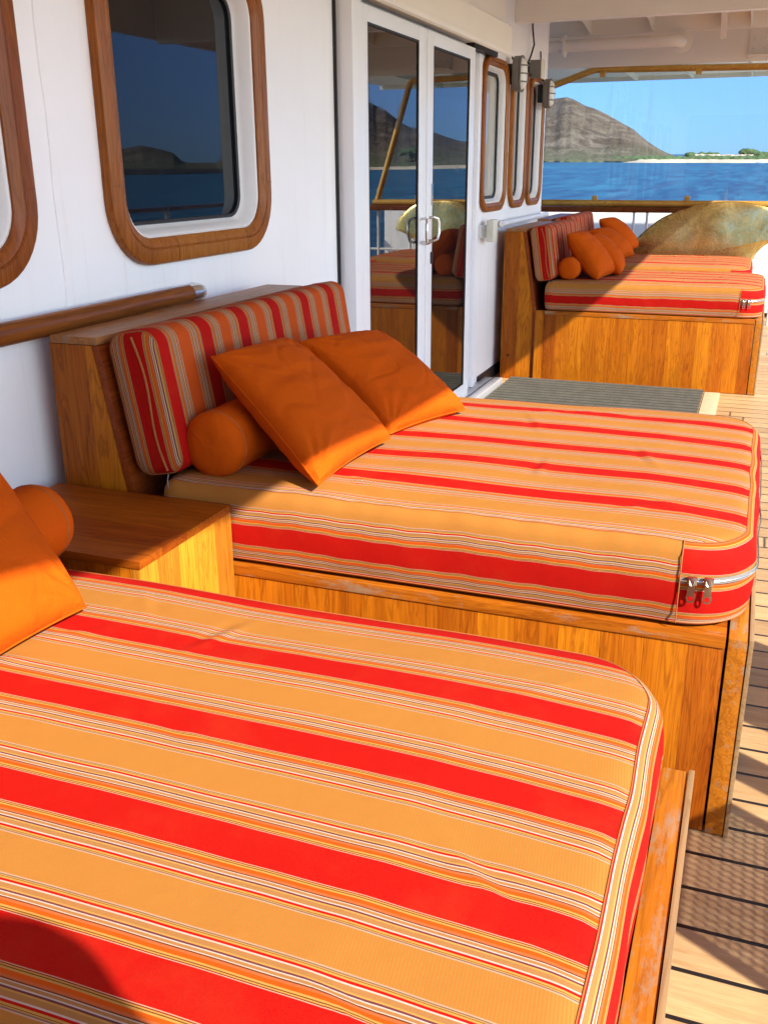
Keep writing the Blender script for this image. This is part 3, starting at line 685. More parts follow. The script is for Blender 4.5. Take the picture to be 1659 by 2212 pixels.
# ------------------------------------------------------------------ striped mattress
def mattress(x0, x1, W, v0, seed, z0=.560, zt=.776, VE=.733):
    rnd = random.Random(seed)
    rl_, rr_ = .05, .165
    CRE = [(rnd.uniform(x0+.2, x1-.1), rnd.uniform(.1, W-.1), rnd.uniform(-1.2, 1.2)+(1.57 if rnd.random() < .6 else 0), rnd.uniform(.05, .13), rnd.uniform(.0018, .0035)) for _ in range(9)]
    NS, NC, NE = 110, 16, 84
    def outline(d):
        a0, a1, b0, b1 = x0+d, x1-d, d, W-d
        rl2, rr2 = max(rl_-d, .004), max(rr_-d, .004)
        if a1-a0 < 2*rr2+.02: pass
        pts = []
        A = (a0+rl2, b0); Bp = (a1-rr2, b0)
        pts += [(A[0]+(Bp[0]-A[0])*i/NS, b0, 'f') for i in range(NS)]
        pts += [(a1-rr2+rr2*math.sin(R(90*i/NC)), b0+rr2-rr2*math.cos(R(90*i/NC)), 'c') for i in range(NC)]
        pts += [(a1, b0+rr2+(b1-b0-2*rr2)*i/NE, 'e') for i in range(NE)]
        pts += [(a1-rr2+rr2*math.cos(R(90*i/NC)), b1-rr2+rr2*math.sin(R(90*i/NC)), 'k') for i in range(NC)]
        pts += [(a1-rr2+(A[0]-(a1-rr2))*i/NS, b1, 'b') for i in range(NS)]
        pts += [(a0+rl2-rl2*math.sin(R(90*i/4)), b1-rl2+rl2*math.cos(R(90*i/4)), 'l') for i in range(4)]
        pts += [(a0, b1-rl2+(b0+rl2-(b1-rl2))*i/NE, 'l') for i in range(NE)]
        pts += [(a0+rl2-rl2*math.cos(R(90*i/4)), b0+rl2-rl2*math.sin(R(90*i/4)), 'l') for i in range(4)]
        return pts
    prof = [(.05, z0), (.020, z0+.001), (.006, z0+.012), (.0, z0+.035), (-.004, z0+.075), (-.005, z0+.125), (-.003, z0+.155), (.002, zt-.030), (.012, zt-.013), (.026, zt-.003), (.045, zt+.002)]
    SEAM = 9
    tops = [.06+.0121*q for q in range(51)]
    bm = bmesh.new(); uvl = bm.loops.layers.uv.new('UVMap'); rings = []; info = []
    for k, (d, z) in enumerate(prof+[(t_, None) for t_ in tops]):
        ring = []
        for (x, y, tg) in outline(d):
            if z is None:
                e = min(1, (d-.045)/.25); zz = zt+.002+.016*e**.7
            else: zz = z
            nz = noise.noise(Vector((x*3.1+seed, y*3.1, zz*2)))
            if zz > z0+.02:
                zz += .006*nz*(min(1, (zz-z0)/.1))
                if k > SEAM:
                    for cx_, cy_, an, ln, am in CRE:
                        a_ = (x-cx_)*math.cos(an)+(y-cy_)*math.sin(an); b_ = -(x-cx_)*math.sin(an)+(y-cy_)*math.cos(an)
                        zz += am*math.exp(-(a_/ln)**2)*(math.exp(-(b_/.012)**2)-.7*math.exp(-((b_-.022)/.014)**2))
                if k < SEAM+1:
                    zz += .0018*math.sin(x*47+seed)*math.sin(x*19+2) if tg == 'f' else .0018*math.sin(y*43+seed)
            ox = .004*noise.noise(Vector((y*7+seed, zz*9, 3))) if tg in 'e' else 0
            oy = .004*noise.noise(Vector((x*6+seed, zz*9, 5))) if tg in 'f' else 0
            ring.append(bm.verts.new((x+ox, y+oy, zz)))
        rings.append(ring); info.append((d, z))
    N = len(rings[0]); ol = outline(0)
    # cumulative v for side rings (roughly the height along the cloth)
    vs = [z0-.03]; 
    for k in range(1, SEAM+2): 
        dd = math.hypot(prof[k][0]-prof[k-1][0], prof[k][1]-prof[k-1][1]); vs.append(vs[-1]+dd)
    # align so that mid height equals z
    off = prof[4][1]-vs[4]; vs = [q+off for q in vs]
    per = [0]
    for i in range(N): 
        a, b = ol[i], ol[(i+1) % N]; per.append(per[-1]+math.hypot(b[0]-a[0], b[1]-a[1]))
    for k in range(len(rings)-1):
        for i in range(N):
            j = (i+1) % N
            try: f = bm.faces.new((rings[k][i], rings[k][j], rings[k+1][j], rings[k+1][i]))
            except ValueError: continue
            tg = ol[i][2]
            for lp, (kk, ii) in zip(f.loops, ((k, i), (k, i+1), (k+1, i+1), (k+1, i))):
                if k >= SEAM:
                    lp[uvl].uv = (lp.vert.co.x, lp.vert.co.y-v0+2.29+.0045*noise.noise(Vector((lp.vert.co.x*2.2+seed, lp.vert.co.y*2.6, 1)))+.0012*noise.noise(Vector((lp.vert.co.x*11+seed, lp.vert.co.y*8, 1))))
                elif tg in 'fbl':
                    lp[uvl].uv = (per[ii], vs[kk]-.648+2.29)
                else:
                    v = vs[kk]
                    lp[uvl].uv = (per[ii], (v-VE if k >= 5 else v-.6300)+2.29)
    bmesh.ops.contextual_create(bm, geom=rings[-1])
    bm.faces.new(rings[0][::-1])
    for f in bm.faces:
        if len(f.verts) > 4:
            for lp in f.loops: lp[uvl].uv = (lp.vert.co.x, lp.vert.co.y-v0+2.29)
    bmesh.ops.recalc_face_normals(bm, faces=bm.faces[:])
    seam_pts = [rings[SEAM][i].co.copy() for i in range(N)]
    low_pts = [rings[2][i].co.copy() for i in range(N)]
    zip_pts = [Vector(rings[5][i].co) for i in range(N)]
    return bm, seam_pts, low_pts, zip_pts, NS, NC, NE
def make_mattress(x0, x1, W, v0, seed, label, pulls=True, VE=.733):
    t = thing('mattress', label, 'mattress')
    bm, seam, low, zp, NS, NC, NE = mattress(x0, x1, W, v0, seed, VE=VE)
    obj('cover', bm, M['stripes'], t)
    obj('seam', T([p+Vector((0, 0, .0005)) for p in seam], .0011, n=6, closed=True), M['piping'], t)
    obj('seam', T([p for p in low], .002, n=6, closed=True), M['piping'], t)
    # side seam where the stripe panel meets the end band
    i0 = NS
    obj('seam', T([Vector((x1-.163, -.006, .574)), Vector((x1-.163, -.0085, .62)), Vector((x1-.163, -.0085, .70)), Vector((x1-.163, -.003, .745)), Vector((x1-.163, .012, .764)), Vector((x1-.163, .026, .775))], .0018, n=6), M['piping'], t)
    if not pulls: return t
    # zip tape round the end
    bm = bmesh.new(); up = []; lo_ = []
    sel = [zp[i] for i in range(NS, NS+NC+NE+NC)]
    cx, cy = x1-.4, W/2
    for q in sel:
        n_ = Vector((q.x-cx, (q.y-cy)*.8, 0)).normalized()*.003
        up.append(bm.verts.new(Vector((q.x, q.y, .695))+n_)); lo_.append(bm.verts.new(Vector((q.x, q.y, .679))+n_*1.2))
    for a in range(len(up)-1): bm.faces.new((up[a], lo_[a], lo_[a+1], up[a+1]))
    z = obj('zipper', bm, M['ziptape'], t)
    obj('zip_teeth', T([Vector((q.x, q.y, .6865))+Vector((q.x-cx, (q.y-cy)*.8, 0)).normalized()*.005 for q in sel], .0019, n=6), M['steel'], z)
    if pulls:
        for k, px in enumerate((x1-.135, x1-.098)):
            def hole(bm):
                pass
            yy = -.012 if k == 0 else -.006
            bm = bmesh.new()
            SCL = .84; outer = [(-.009, .0), (.009, 0), (.0095, -.03), (.0125, -.045), (.010, -.056), (0, -.0605), (-.010, -.056), (-.0125, -.045), (-.0095, -.03)]
            inner = [(-.004, -.039), (.004, -.039), (.0062, -.042), (.0075, -.046), (.006, -.052), (0, -.055), (-.006, -.052), (-.0075, -.046), (-.0062, -.042)]
            A_ = [bm.verts.new((px+a*SCL, yy, .684+b*SCL)) for a, b in outer]; I_ = [bm.verts.new((px+a*SCL, yy, .684+b*SCL)) for a, b in inner]
            A2 = [bm.verts.new((px+a*SCL, yy-.0022, .684+b*SCL)) for a, b in outer]; I2 = [bm.verts.new((px+a*SCL, yy-.0022, .684+b*SCL)) for a, b in inner]
            strip(bm, A_, I_); strip(bm, A2, I2); strip(bm, A_, A2); strip(bm, I_, I2)
            bmesh.ops.recalc_face_normals(bm, faces=bm.faces[:])
            pl = obj('zip_pull', bm, M['steel'], z)
            obj('zip_slider', B(px-.012, px+.012, yy-.006, yy+.004, .680, .700, bev=.004), M['steel'], z)
            obj('pull_loop', T([(px-.006, yy-.004, .694), (px-.005, yy-.008, .684), (px, yy-.009, .680), (px+.005, yy-.008, .684), (px+.006, yy-.004, .694)], .0015, n=6), M['steel'], z)
    return t
GM = 'striped mattresses on the daybeds'
mt2 = make_mattress(.405, 2.003, 1.335, .209, 3, 'striped mattress on the middle daybed, with two zip pulls at its corner'); mt2.location = (0, 2.190, 0)
mt3 = copy_tree(mt2); mt3.location = (-.0, 7.534, 0); mt3.scale = (1, .87, 1); mt3['label'] = 'striped mattress on the daybed beyond the door mat, near sofa of the far pair'
mt4 = copy_tree(mt2); mt4.location = (-.12, 9.064, 0); mt4.scale = (1, .93, 1); mt4['label'] = 'striped mattress on the farthest daybed, against the bronze propeller'
mt1 = make_mattress(.405, 1.868, 1.345, .625, 8, 'nearest striped mattress filling the bottom of the view', False, .708); mt1.location = (0, .25, 0)
for m_ in (mt1, mt2, mt3, mt4): m_['group'] = GM

# ------------------------------------------------------------------ side tables
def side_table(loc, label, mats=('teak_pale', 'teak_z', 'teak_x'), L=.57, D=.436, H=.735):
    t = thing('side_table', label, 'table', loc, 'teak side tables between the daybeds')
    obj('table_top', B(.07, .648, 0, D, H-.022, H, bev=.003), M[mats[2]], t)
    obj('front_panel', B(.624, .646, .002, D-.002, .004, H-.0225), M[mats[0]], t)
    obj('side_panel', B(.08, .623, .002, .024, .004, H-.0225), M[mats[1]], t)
    obj('side_panel', B(.08, .623, D-.024, D-.002, .004, H-.0225), M[mats[1]], t)
    return t
side_table((0, 1.745, 0), 'square teak side table with a sunlit pale front between the two nearest daybeds')
side_table((.0, 8.74, 0), 'teak side table half hidden between the two far daybeds', D=.30, H=.75)

# ------------------------------------------------------------------ back cushions
def back_cushion():
    t = thing('back_cushion', '', 'cushion')
    # cross-section (x,z) with rounded corners, leaning on the sloping face; swept along y with rounded ends
    c0 = Vector((.375, 0, .985)); ax_u = Vector((-.165, 0, 1)).normalized(); ax_n = Vector((1, 0, .165)).normalized()
    h, d, Y0, Y1 = .205, .078, .03, 1.335
    sec = rrect(-d, d, -h, h, .045, 6); n = len(sec)
    bm = bmesh.new(); uvl = bm.loops.layers.uv.new('UVMap'); rings = []; ys = []
    def ring(y, s):
        r_ = []
        for a, b in sec:
            aa = math.copysign(max(abs(a)-s, .0), a); bb = math.copysign(max(abs(b)-s, 0), b)
            k = 1+.05*math.sin(y*9)*.5
            p = c0+ax_n*(aa*(1+.10*math.cos(b/h*1.4)))+ax_u*bb
            p += Vector((.004*noise.noise(Vector((a*9, y*5, b*7))), 0, .004*noise.noise(Vector((b*9, y*6, a*5+4)))))
            r_.append(bm.verts.new((p.x, y, p.z)))
        return r_
    stations = [(Y0-.012, .05), (Y0-.010, .03), (Y0-.004, .012), (Y0+.006, .004), (Y0+.02, 0)]+[(Y0+.02+(Y1-Y0-.04)*i/50, 0) for i in range(1, 50)]+[(Y1-.02, 0), (Y1-.006, .004), (Y1+.004, .012), (Y1+.01, .03), (Y1+.012, .05)]
    for y, s in stations: rings.append(ring(y, s)); ys.append(y)
    for k in range(len(rings)-1):
        for i in range(n):
            j = (i+1) % n; f = bm.faces.new((rings[k][i], rings[k][j], rings[k+1][j], rings[k+1][i]))
            for lp, (kk, ii) in zip(f.loops, ((k, i), (k, j), (k+1, j), (k+1, i))):
                if 3 <= k < len(rings)-4: lp[uvl].uv = (lp.vert.co.z*1.0+lp.vert.co.x, ys[kk]-.055+2.29)
                else:
                    lc = (lp.vert.co-Vector((c0.x, lp.vert.co.y, c0.z))); lp[uvl].uv = (lc.dot(ax_u), lc.dot(ax_n)-.012+2.29)
    for r_ in (rings[0], rings[-1]):
        f = bm.faces.new(r_)
        for lp in f.loops:
            lc = (lp.vert.co-Vector((c0.x, lp.vert.co.y, c0.z))); lp[uvl].uv = (lc.dot(ax_u), lc.dot(ax_n)-.012+2.29)
    bmesh.ops.recalc_face_normals(bm, faces=bm.faces[:])
    e0 = [v.co.copy() for v in rings[3]]; e1 = [v.co.copy() for v in rings[-4]]
    obj('cover', bm, M['stripes_orange'], t)
    obj('seam', T(e0, .0022, n=6, closed=True), M['piping'], t); obj('seam', T(e1, .0022, n=6, closed=True), M['piping'], t)
    a = c0+ax_u*.19+ax_n*.012; b = c0-ax_u*.19+ax_n*.035
    pts = [a.lerp(b, k/12)+ax_n*.010*math.sin(k/12*6.0) for k in range(13)]
    obj('zipper', T([Vector((p.x, Y0-.0125, p.z)) for p in pts], .0035, n=6), M['piping'], t)
    obj('zip_pull', T([(b.x+.0, Y0-.014, b.z-.01), (b.x-.004, Y0-.016, b.z-.03), (b.x, Y0-.017, b.z-.055)], .0018, n=6), M['ziptape'], t)
    return t
GC = 'striped back cushions against the backrests'
bc2 = back_cushion(); bc2.location = (0, 2.186, 0); bc2['label'] = 'striped back cushion leaning on the middle daybed backrest'
bc3 = copy_tree(bc2); bc3.location = (0, 7.53, 0); bc3.scale = (1, .87, 1); bc3['label'] = 'striped back cushion on the daybed beyond the door mat'
bc4 = copy_tree(bc2); bc4.location = (-.12, 9.06, 0); bc4.scale = (1, .93, 1); bc4['label'] = 'striped back cushion on the farthest daybed'
bc1 = copy_tree(bc2); bc1.location = (0, .10, 0); bc1['label'] = 'striped back cushion on the nearest daybed'
for m_ in (bc1, bc2, bc3, bc4): m_['group'] = GC

# ------------------------------------------------------------------ bolsters
def bolster(loc, label, L=.62, r=.087, seed=1):
    t = thing('bolster_cushion', label, 'bolster', loc, 'orange bolster cushions')
    n = 40; st = [(-.028, .12), (-.027, .35), (-.024, .58), (-.017, .78), (-.007, .91), (.008, .985), (.022, 1.0), (.036, 1.005)]
    st += [(.036+(L-.072)*i/24, 1.0+.012*math.sin(i*1.3+seed)) for i in range(1, 24)]
    st += [(L-y, s) for y, s in st[:8][::-1]]
    bm = bmesh.new(); rings = []
    for y, s in st:
        rr = []
        for k in range(n):
            a = 2*math.pi*k/n; pk = 1+.012*math.sin(a*23+seed)*math.exp(-abs(min(y, L-y)-.05)/.02) + .015*noise.noise(Vector((math.cos(a)*2, y*6, math.sin(a)*2+seed)))
            R_ = r*s*pk; zz = math.sin(a)*R_
            if zz < -r*.88: zz = -r*.88
            rr.append(bm.verts.new((math.cos(a)*R_, y, zz)))
        rings.append(rr)
    for a, b in zip(rings[:-1], rings[1:]): strip(bm, a, b)
    bm.faces.new(rings[0]); bm.faces.new(rings[-1]); bmesh.ops.recalc_face_normals(bm, faces=bm.faces[:])
    e0 = [v.co.copy() for v in rings[6]]; e1 = [v.co.copy() for v in rings[-7]]
    obj('cover', bm, M['orange'], t)
    obj('seam', T(e0, .0018, n=6, closed=True), M['piping'], t); obj('seam', T(e1, .0018, n=6, closed=True), M['piping'], t)
    return t
bolster((.545, 2.275, .866), 'plump orange bolster lying on the middle daybed in front of the striped back cushion', r=.096)
bolster((.50, .98, .868), 'orange bolster end at the left edge behind the nearest pillow', L=.63, seed=4)
bolster((.565, 7.63, .868), 'orange bolster on the daybed beyond the door mat', L=.55, seed=2)
bolster((.42, 9.20, .868), 'orange bolster mostly hidden on the farthest daybed', L=.5, seed=6)

# ------------------------------------------------------------------ throw pillows from four corners
def pillow(corners, th, label, cat_mat='orange', seed=1, wk=.62):
    tl, tr, br, bl = [Vector(c) for c in corners]
    cen = (tl+tr+br+bl)/4
    t = thing('throw_pillow', label, 'pillow', (cen.x, cen.y, cen.z), 'orange throw pillows')
    nrm = (tr-tl+br-bl).cross(bl-tl+br-tr).normalized()
    if nrm.dot(Vector((1, -.3, .8))) < 0: nrm = -nrm
    N = 64; bm = bmesh.new(); F = []; K = []
    for side in (1, -1):
        g = []
        for i in range(N+1):
            row = []
            for j in range(N+1):
                u, v = i/N, j/N
                pu, pv = 4*u*(1-u), 4*v*(1-v)
                # edges pull in between the corners
                uu = u+(.5-u)*.045*pv*(abs(u-.5)*2)**2*1.0; v2 = v+(.5-v)*.045*pu*(abs(v-.5)*2)**2
                p = (tl*(1-uu)*(1-v2)+tr*uu*(1-v2)+br*uu*v2+bl*(1-uu)*v2)
                hgt = 1.2*th*(max(pu, 0)**.38)*(max(pv, 0)**.38)
                ed = min(u, 1-u, v, 1-v)
                wr = .006*noise.noise(Vector((u*5+seed, v*5, side)))+.0035*math.sin((u if min(v, 1-v) < min(u, 1-u) else v)*38+seed)*math.exp(-ed/.06)*(1 if ed > 0 else 0)
                wr += .012*noise.noise(Vector((u*2.2+seed*3, v*9, side*2+5)))*min(1, ed*6)
                for cu, cv in ((0, 0), (1, 0), (0, 1), (1, 1)):
                    dx, dy = u-cu, v-cv; dd = math.hypot(dx, dy); an = math.atan2(dy, dx)
                    wr += .0055*math.sin(an*17+seed*1.7+cu*2+cv+dd*3)*math.exp(-((dd-.16)/.13)**2)
                wr -= .006*max(0, 1-abs(noise.noise(Vector((u*2.6+seed, v*3.4+seed, side*3))))*9)*min(1, ed*7)
                p = p+nrm*side*(hgt*.5+wk*wr*min(1, ed*14))
                row.append((i, j, p-cen))
            g.append(row)
        F.append(g)
    V = {}
    for s in (0, 1):
        for i in range(N+1):
            for j in range(N+1):
                edge = i in (0, N) or j in (0, N)
                if s == 1 and edge: V[(s, i, j)] = V[(0, i, j)]
                else: V[(s, i, j)] = bm.verts.new(F[s][i][j][2])
    for s in (0, 1):
        for i in range(N):
            for j in range(N):
                bm.faces.new((V[(s, i, j)], V[(s, i+1, j)], V[(s, i+1, j+1)], V[(s, i, j+1)]))
    bmesh.ops.recalc_face_normals(bm, faces=bm.faces[:])
    loop = [V[(0, i, 0)].co.copy() for i in range(N)]+[V[(0, N, j)].co.copy() for j in range(N)]+[V[(0, N-i, N)].co.copy() for i in range(N)]+[V[(0, 0, N-j)].co.copy() for j in range(N)]
    obj('cover', bm, M[cat_mat], t)
    obj('seam', T(loop, .0024, n=6, closed=True), M[cat_mat], t)
    return t
pillow([(.50, 2.375, 1.10), (.53, 2.79, 1.09), (.925, 2.70, .815), (.895, 2.22, .805)], .135, 'rectangular orange pillow with grey smudges leaning over the bolster on the middle daybed', 'orange_spot', 2)
pillow([(.565, 2.825, 1.075), (.66, 3.27, 1.045), (1.035, 3.15, .812), (.885, 2.80, .800)], .14, 'clean orange pillow at the far side of the middle daybed, next to the door', 'orange', 5)
pillow([(.42, 1.02, 1.13), (.40, 1.50, 1.13), (.785, 1.375, .805), (.77, .93, .80)], .15, 'large orange pillow cut by the left edge of the view, on the nearest daybed', 'orange', 9)
pillow([(.53, 7.70, 1.125), (.56, 8.10, 1.12), (.87, 8.02, .815), (.79, 7.64, .795)], .17, 'orange pillow in front, standing beside the bolster of the daybed beyond the mat', 'orange', 11, .35)
pillow([(.62, 7.98, 1.09), (.66, 8.34, 1.08), (.90, 8.28, .815), (.92, 7.96, .805)], .16, 'orange pillow just behind another one on the daybed beyond the mat', 'orange', 14, .35)
pillow([(.40, 9.48, 1.045), (.50, 9.88, 1.035), (.80, 9.82, .81), (.71, 9.42, .80)], .17, 'orange pillow in front on the farthest daybed', 'orange', 17, .35)
pillow([(.44, 9.86, 1.135), (.50, 10.22, 1.125), (.78, 10.30, .85), (.72, 9.96, .83)], .17, 'orange pillow at the back of the farthest daybed, nearest the propeller', 'orange', 19, .35)

# ------------------------------------------------------------------ bronze propeller
pr = thing('ship_propeller', 'big bronze ship propeller standing on deck as a decoration before the screen', 'propeller', (1.3, 10.9, 0))
def blade(pts, cx, cz, th, y0, nm, lean=0.0):
    bm = bmesh.new(); n = len(pts); V = {}
    # smooth the outline
    P = [Vector((x, z)) for x, z in pts]; sm = []
    for i in range(n):
        p0, p1, p2, p3 = P[(i-1) % n], P[i], P[(i+1) % n], P[(i+2) % n]
        for k in range(4):
            t_ = k/4; sm.append(.5*((2*p1)+(-p0+p2)*t_+(2*p0-5*p1+4*p2-p3)*t_*t_+(-p0+3*p1-3*p2+p3)*t_**3))
    ts = [1, .985, .95, .88, .78, .65, .5, .35, .2, .08]; c = Vector((cx, cz)); rings = {1: [], -1: []}
    for s in (1, -1):
        for t_ in ts:
            row = []
            for q in sm:
                w_ = c+(q-c)*t_
                y = y0+s*(-th)*math.sqrt(max(0, 1-t_**2.4))+.16*((w_.x-cx)*.35+lean*(w_.y-cz))+.015*noise.noise(Vector((w_.x*3, w_.y*3, s)))
                row.append(V.setdefault((round(w_.x, 5), round(w_.y, 5)), None) if False else bm.verts.new((w_.x-1.3, y, w_.y)))
            rings[s].append(row)
        bm.faces.new(rings[s][-1] if s > 0 else rings[s][-1][::-1])
        for a, b in zip(rings[s][:-1], rings[s][1:]): strip(bm, a, b)
    bmesh.ops.remove_doubles(bm, verts=rings[1][0]+rings[-1][0], dist=.0005)
    bmesh.ops.recalc_face_normals(bm, faces=bm.faces[:])
    return obj(nm, bm, M['bronze'], pr)
blade([(1.10, .20), (1.45, .18), (1.70, .34), (1.80, .52), (1.856, .655), (1.91, .77), (2.00, .86), (2.12, .918), (2.198, .952), (2.15, 1.06), (2.07, 1.145), (1.967, 1.213), (1.841, 1.250), (1.684, 1.270), (1.527, 1.272), (1.331, 1.250),
       (1.136, 1.193), (.939, 1.110), (.784, .985), (.676, .867), (.60, .70), (.62, .48), (.82, .30)], 1.30, .74, .045, 0, 'blade')
blade([(1.10, .05), (.9, .10), (.55, .06), (.30, .12), (.22, .28), (.35, .42), (.62, .45), (.95, .40), (1.15, .30)], .68, .25, .035, .02, 'blade')
bm = bmesh.new(); tube(bm, [(0, -.16, .2), (0, -.14, .2), (0, .16, .2), (0, .18, .2)], .17, n=28, rs=[.13, .17, .19, .15])
obj('hub', bm, M['bronze'], pr)
obj('stand', B(-.25, .25, -.12, .12, .0, .06, bev=.01), M['white'], pr)

# ------------------------------------------------------------------ sea, island, beach
TA, TB = -.010, .0115      # the ship's trim: the sea plane lies a little askew to the deck
WZ = -5.0
def sea_z(x, y): return WZ+TA*x+TB*y
bm = bmesh.new()
rs_ = [0, 30, 80, 200, 500, 1200, 3000, 8000, 20000, 45000]; prev = None; nseg = 48
cv = bm.verts.new((0, 0, WZ))
for r_ in rs_[1:]:
    row = [bm.verts.new((r_*math.cos(2*math.pi*k/nseg), r_*math.sin(2*math.pi*k/nseg), sea_z(r_*math.cos(2*math.pi*k/nseg), r_*math.sin(2*math.pi*k/nseg)))) for k in range(nseg)]
    if prev is None:
        for k in range(nseg): bm.faces.new((cv, row[k], row[(k+1) % nseg]))
    else: strip(bm, prev, row)
    prev = row
bmesh.ops.recalc_face_normals(bm, faces=bm.faces[:])
for f in bm.faces:
    if f.normal.z < 0: f.normal_flip()
struct(obj('sea', bm, M['water'], smooth=False))

def interp(tab, a):
    if a <= tab[0][0]: return tab[0][1]
    for (a0, h0), (a1, h1) in zip(tab[:-1], tab[1:]):
        if a <= a1: 
            t_ = (a-a0)/(a1-a0); return h0+(h1-h0)*t_
    return tab[-1][1]
# skyline height (in units of 1/2071 of the distance) by bearing
SKY_ = [(-40,50),(-28,80),(-18,95),(-13,101),(-11.3,103),(-10.67,104),(-9.7,92),(-8.7,77),(-8.1,66),(-6.95,44.5),(-6.2,23),(-5.6,10),(-5.2,3),(-4.5,-6),(3,-7),(8,2),(12,18),(14.5,30),(16.3,36.7),(17.1,44),(18.2,59.7),(19.1,64),(20.15,86.5),(20.5,95),(21.8,122),(24,150),(26,160),(28,130),(29,60),(29.5,15),(29.9,4.7),(31.5,6),(31.8,10),(32.2,24.6),(32.8,31),(33.9,39.7),(34.8,34),(38,34),(41,12),(44,0),(75,-4)]
bm = bmesh.new(); rows = []
A0, A1, NA = -24, 46, 1150
DR = [(0, 0), (.004, .0), (.02, .025), (.05, .06), (.09, .10), (.14, .17), (.2, .27), (.28, .42), (.36, .58), (.45, .74), (.55, .88), (.65, .97), (.72, 1.0), (.82, .96), (1.0, .8), (1.3, .4), (1.7, -.05)]
DR = [(a[0]+(b[0]-a[0])*k/3, a[1]+(b[1]-a[1])*k/3) for a, b in zip(DR[:-1], DR[1:]) for k in range(3)]+[DR[-1]]
for ia in range(NA+1):
    a = A0+(A1-A0)*ia/NA; h = interp(SKY_, a)
    D0 = 900*(1+.03*math.sin(a*.35)+.01*math.sin(a*1.3)+.006*noise.noise(Vector((a*2.2, 0, 0))))
    if a > 29.5: D0 *= 1.0
    row = []; cand = []
    for dd, q in DR:
        dist = D0*(1+.55*dd); x, y = dist*math.sin(R(a)), dist*math.cos(R(a))
        Hh = max(h+15, 4)/2071*D0*(1+.55*.72)
        rough = noise.fractal(Vector((x*.006, y*.006, 1)), .9, 2.1, 6)
        rdg = 1-abs(noise.noise(Vector((x*.011+3, y*.011, 7))))
        z = q*Hh + (rough*.085+(rdg-.75)*.12)*Hh*min(1, max(0, q))*(1-.8*max(0, q-.8)/.2 if q > .8 else 1)
        if q > .05: z += (abs(noise.noise(Vector((x*.028, y*.028, 9))))*-7+abs(noise.noise(Vector((x*.07, y*.07, 4))))*-3)*min(1, q*3)*(Hh/120)
        if q > .02 : z += .35*noise.noise(Vector((x*.06, y*.06, 2)))*2.2
        zz = sea_z(x, y)+z+(.9 if dd > 0.003 else -.6)
        if dd > 1.5: zz = sea_z(x, y)-2
        cand.append([x, y, zz, dist])
    cm = max(cand, key=lambda c: (c[2]-sea_z(c[0], c[1])-6.6)/c[3]); k_ = (h/2071*cm[3]+6.6)/max(.5, cm[2]-sea_z(cm[0], cm[1]))
    wob = 1+.025*noise.fractal(Vector((a*.9, 5, 0)), .9, 2.1, 5)
    for x, y, zz, dist in cand:
        sz = sea_z(x, y); row.append(bm.verts.new((x, y, sz+((zz-sz)*k_*wob if zz > sz else zz-sz))))
    rows.append(row)
for a, b in zip(rows[:-1], rows[1:]): strip(bm, a, b, False)
bmesh.ops.recalc_face_normals(bm, faces=bm.faces[:])
for f in bm.faces:
    if f.normal.z < 0: f.normal_flip()
o = struct(obj('island_hills', bm, M['rock'], smooth=True))
# material height is measured from the sea: shift origin
# beach strips of pale sand
def strip_land(name, a0, a1, d0, d1, hfun, m, n=160, drop=.6):
    bm = bmesh.new(); rows = []
    for i in range(n+1):
        a = a0+(a1-a0)*i/n; e = min(1, min(i, n-i)/10); row = []
        for k, dd in enumerate((0, .15, .4, .7, 1.0, 1.1)):
            dist = 900*(1+.03*math.sin(a*.35)+.01*math.sin(a*1.3))*(d0+(d1-d0)*dd); x, y = dist*math.sin(R(a)), dist*math.cos(R(a))
            row.append(bm.verts.new((x, y, sea_z(x, y)+(hfun(a, dd)*e if 0 < k < 5 else -drop))))
        rows.append(row)
    for a, b in zip(rows[:-1], rows[1:]): strip(bm, a, b, False)
    bmesh.ops.recalc_face_normals(bm, faces=bm.faces[:])
    for f in bm.faces:
        if f.normal.z < 0: f.normal_flip()
    return struct(obj(name, bm, m))
strip_land('beach', -7.4, 8, .985, 1.03, lambda a, d: 1.2+1.4*d+.5*noise.noise(Vector((a*3, d, 0))), M['sand'])
strip_land('beach', 15.2, 22, .985, 1.02, lambda a, d: 1.4+1.3*d, M['sand'])
strip_land('sand_dune', -3.9, -0.55, 1.17, 1.34, lambda a, d: (6.3+1.0*noise.noise(Vector((a*1.6, 0, 3)))+.5*noise.noise(Vector((a*7, 0, 3))))*math.sin(max(.15, d)*math.pi*.9)**.5*1.05, M['sand'])
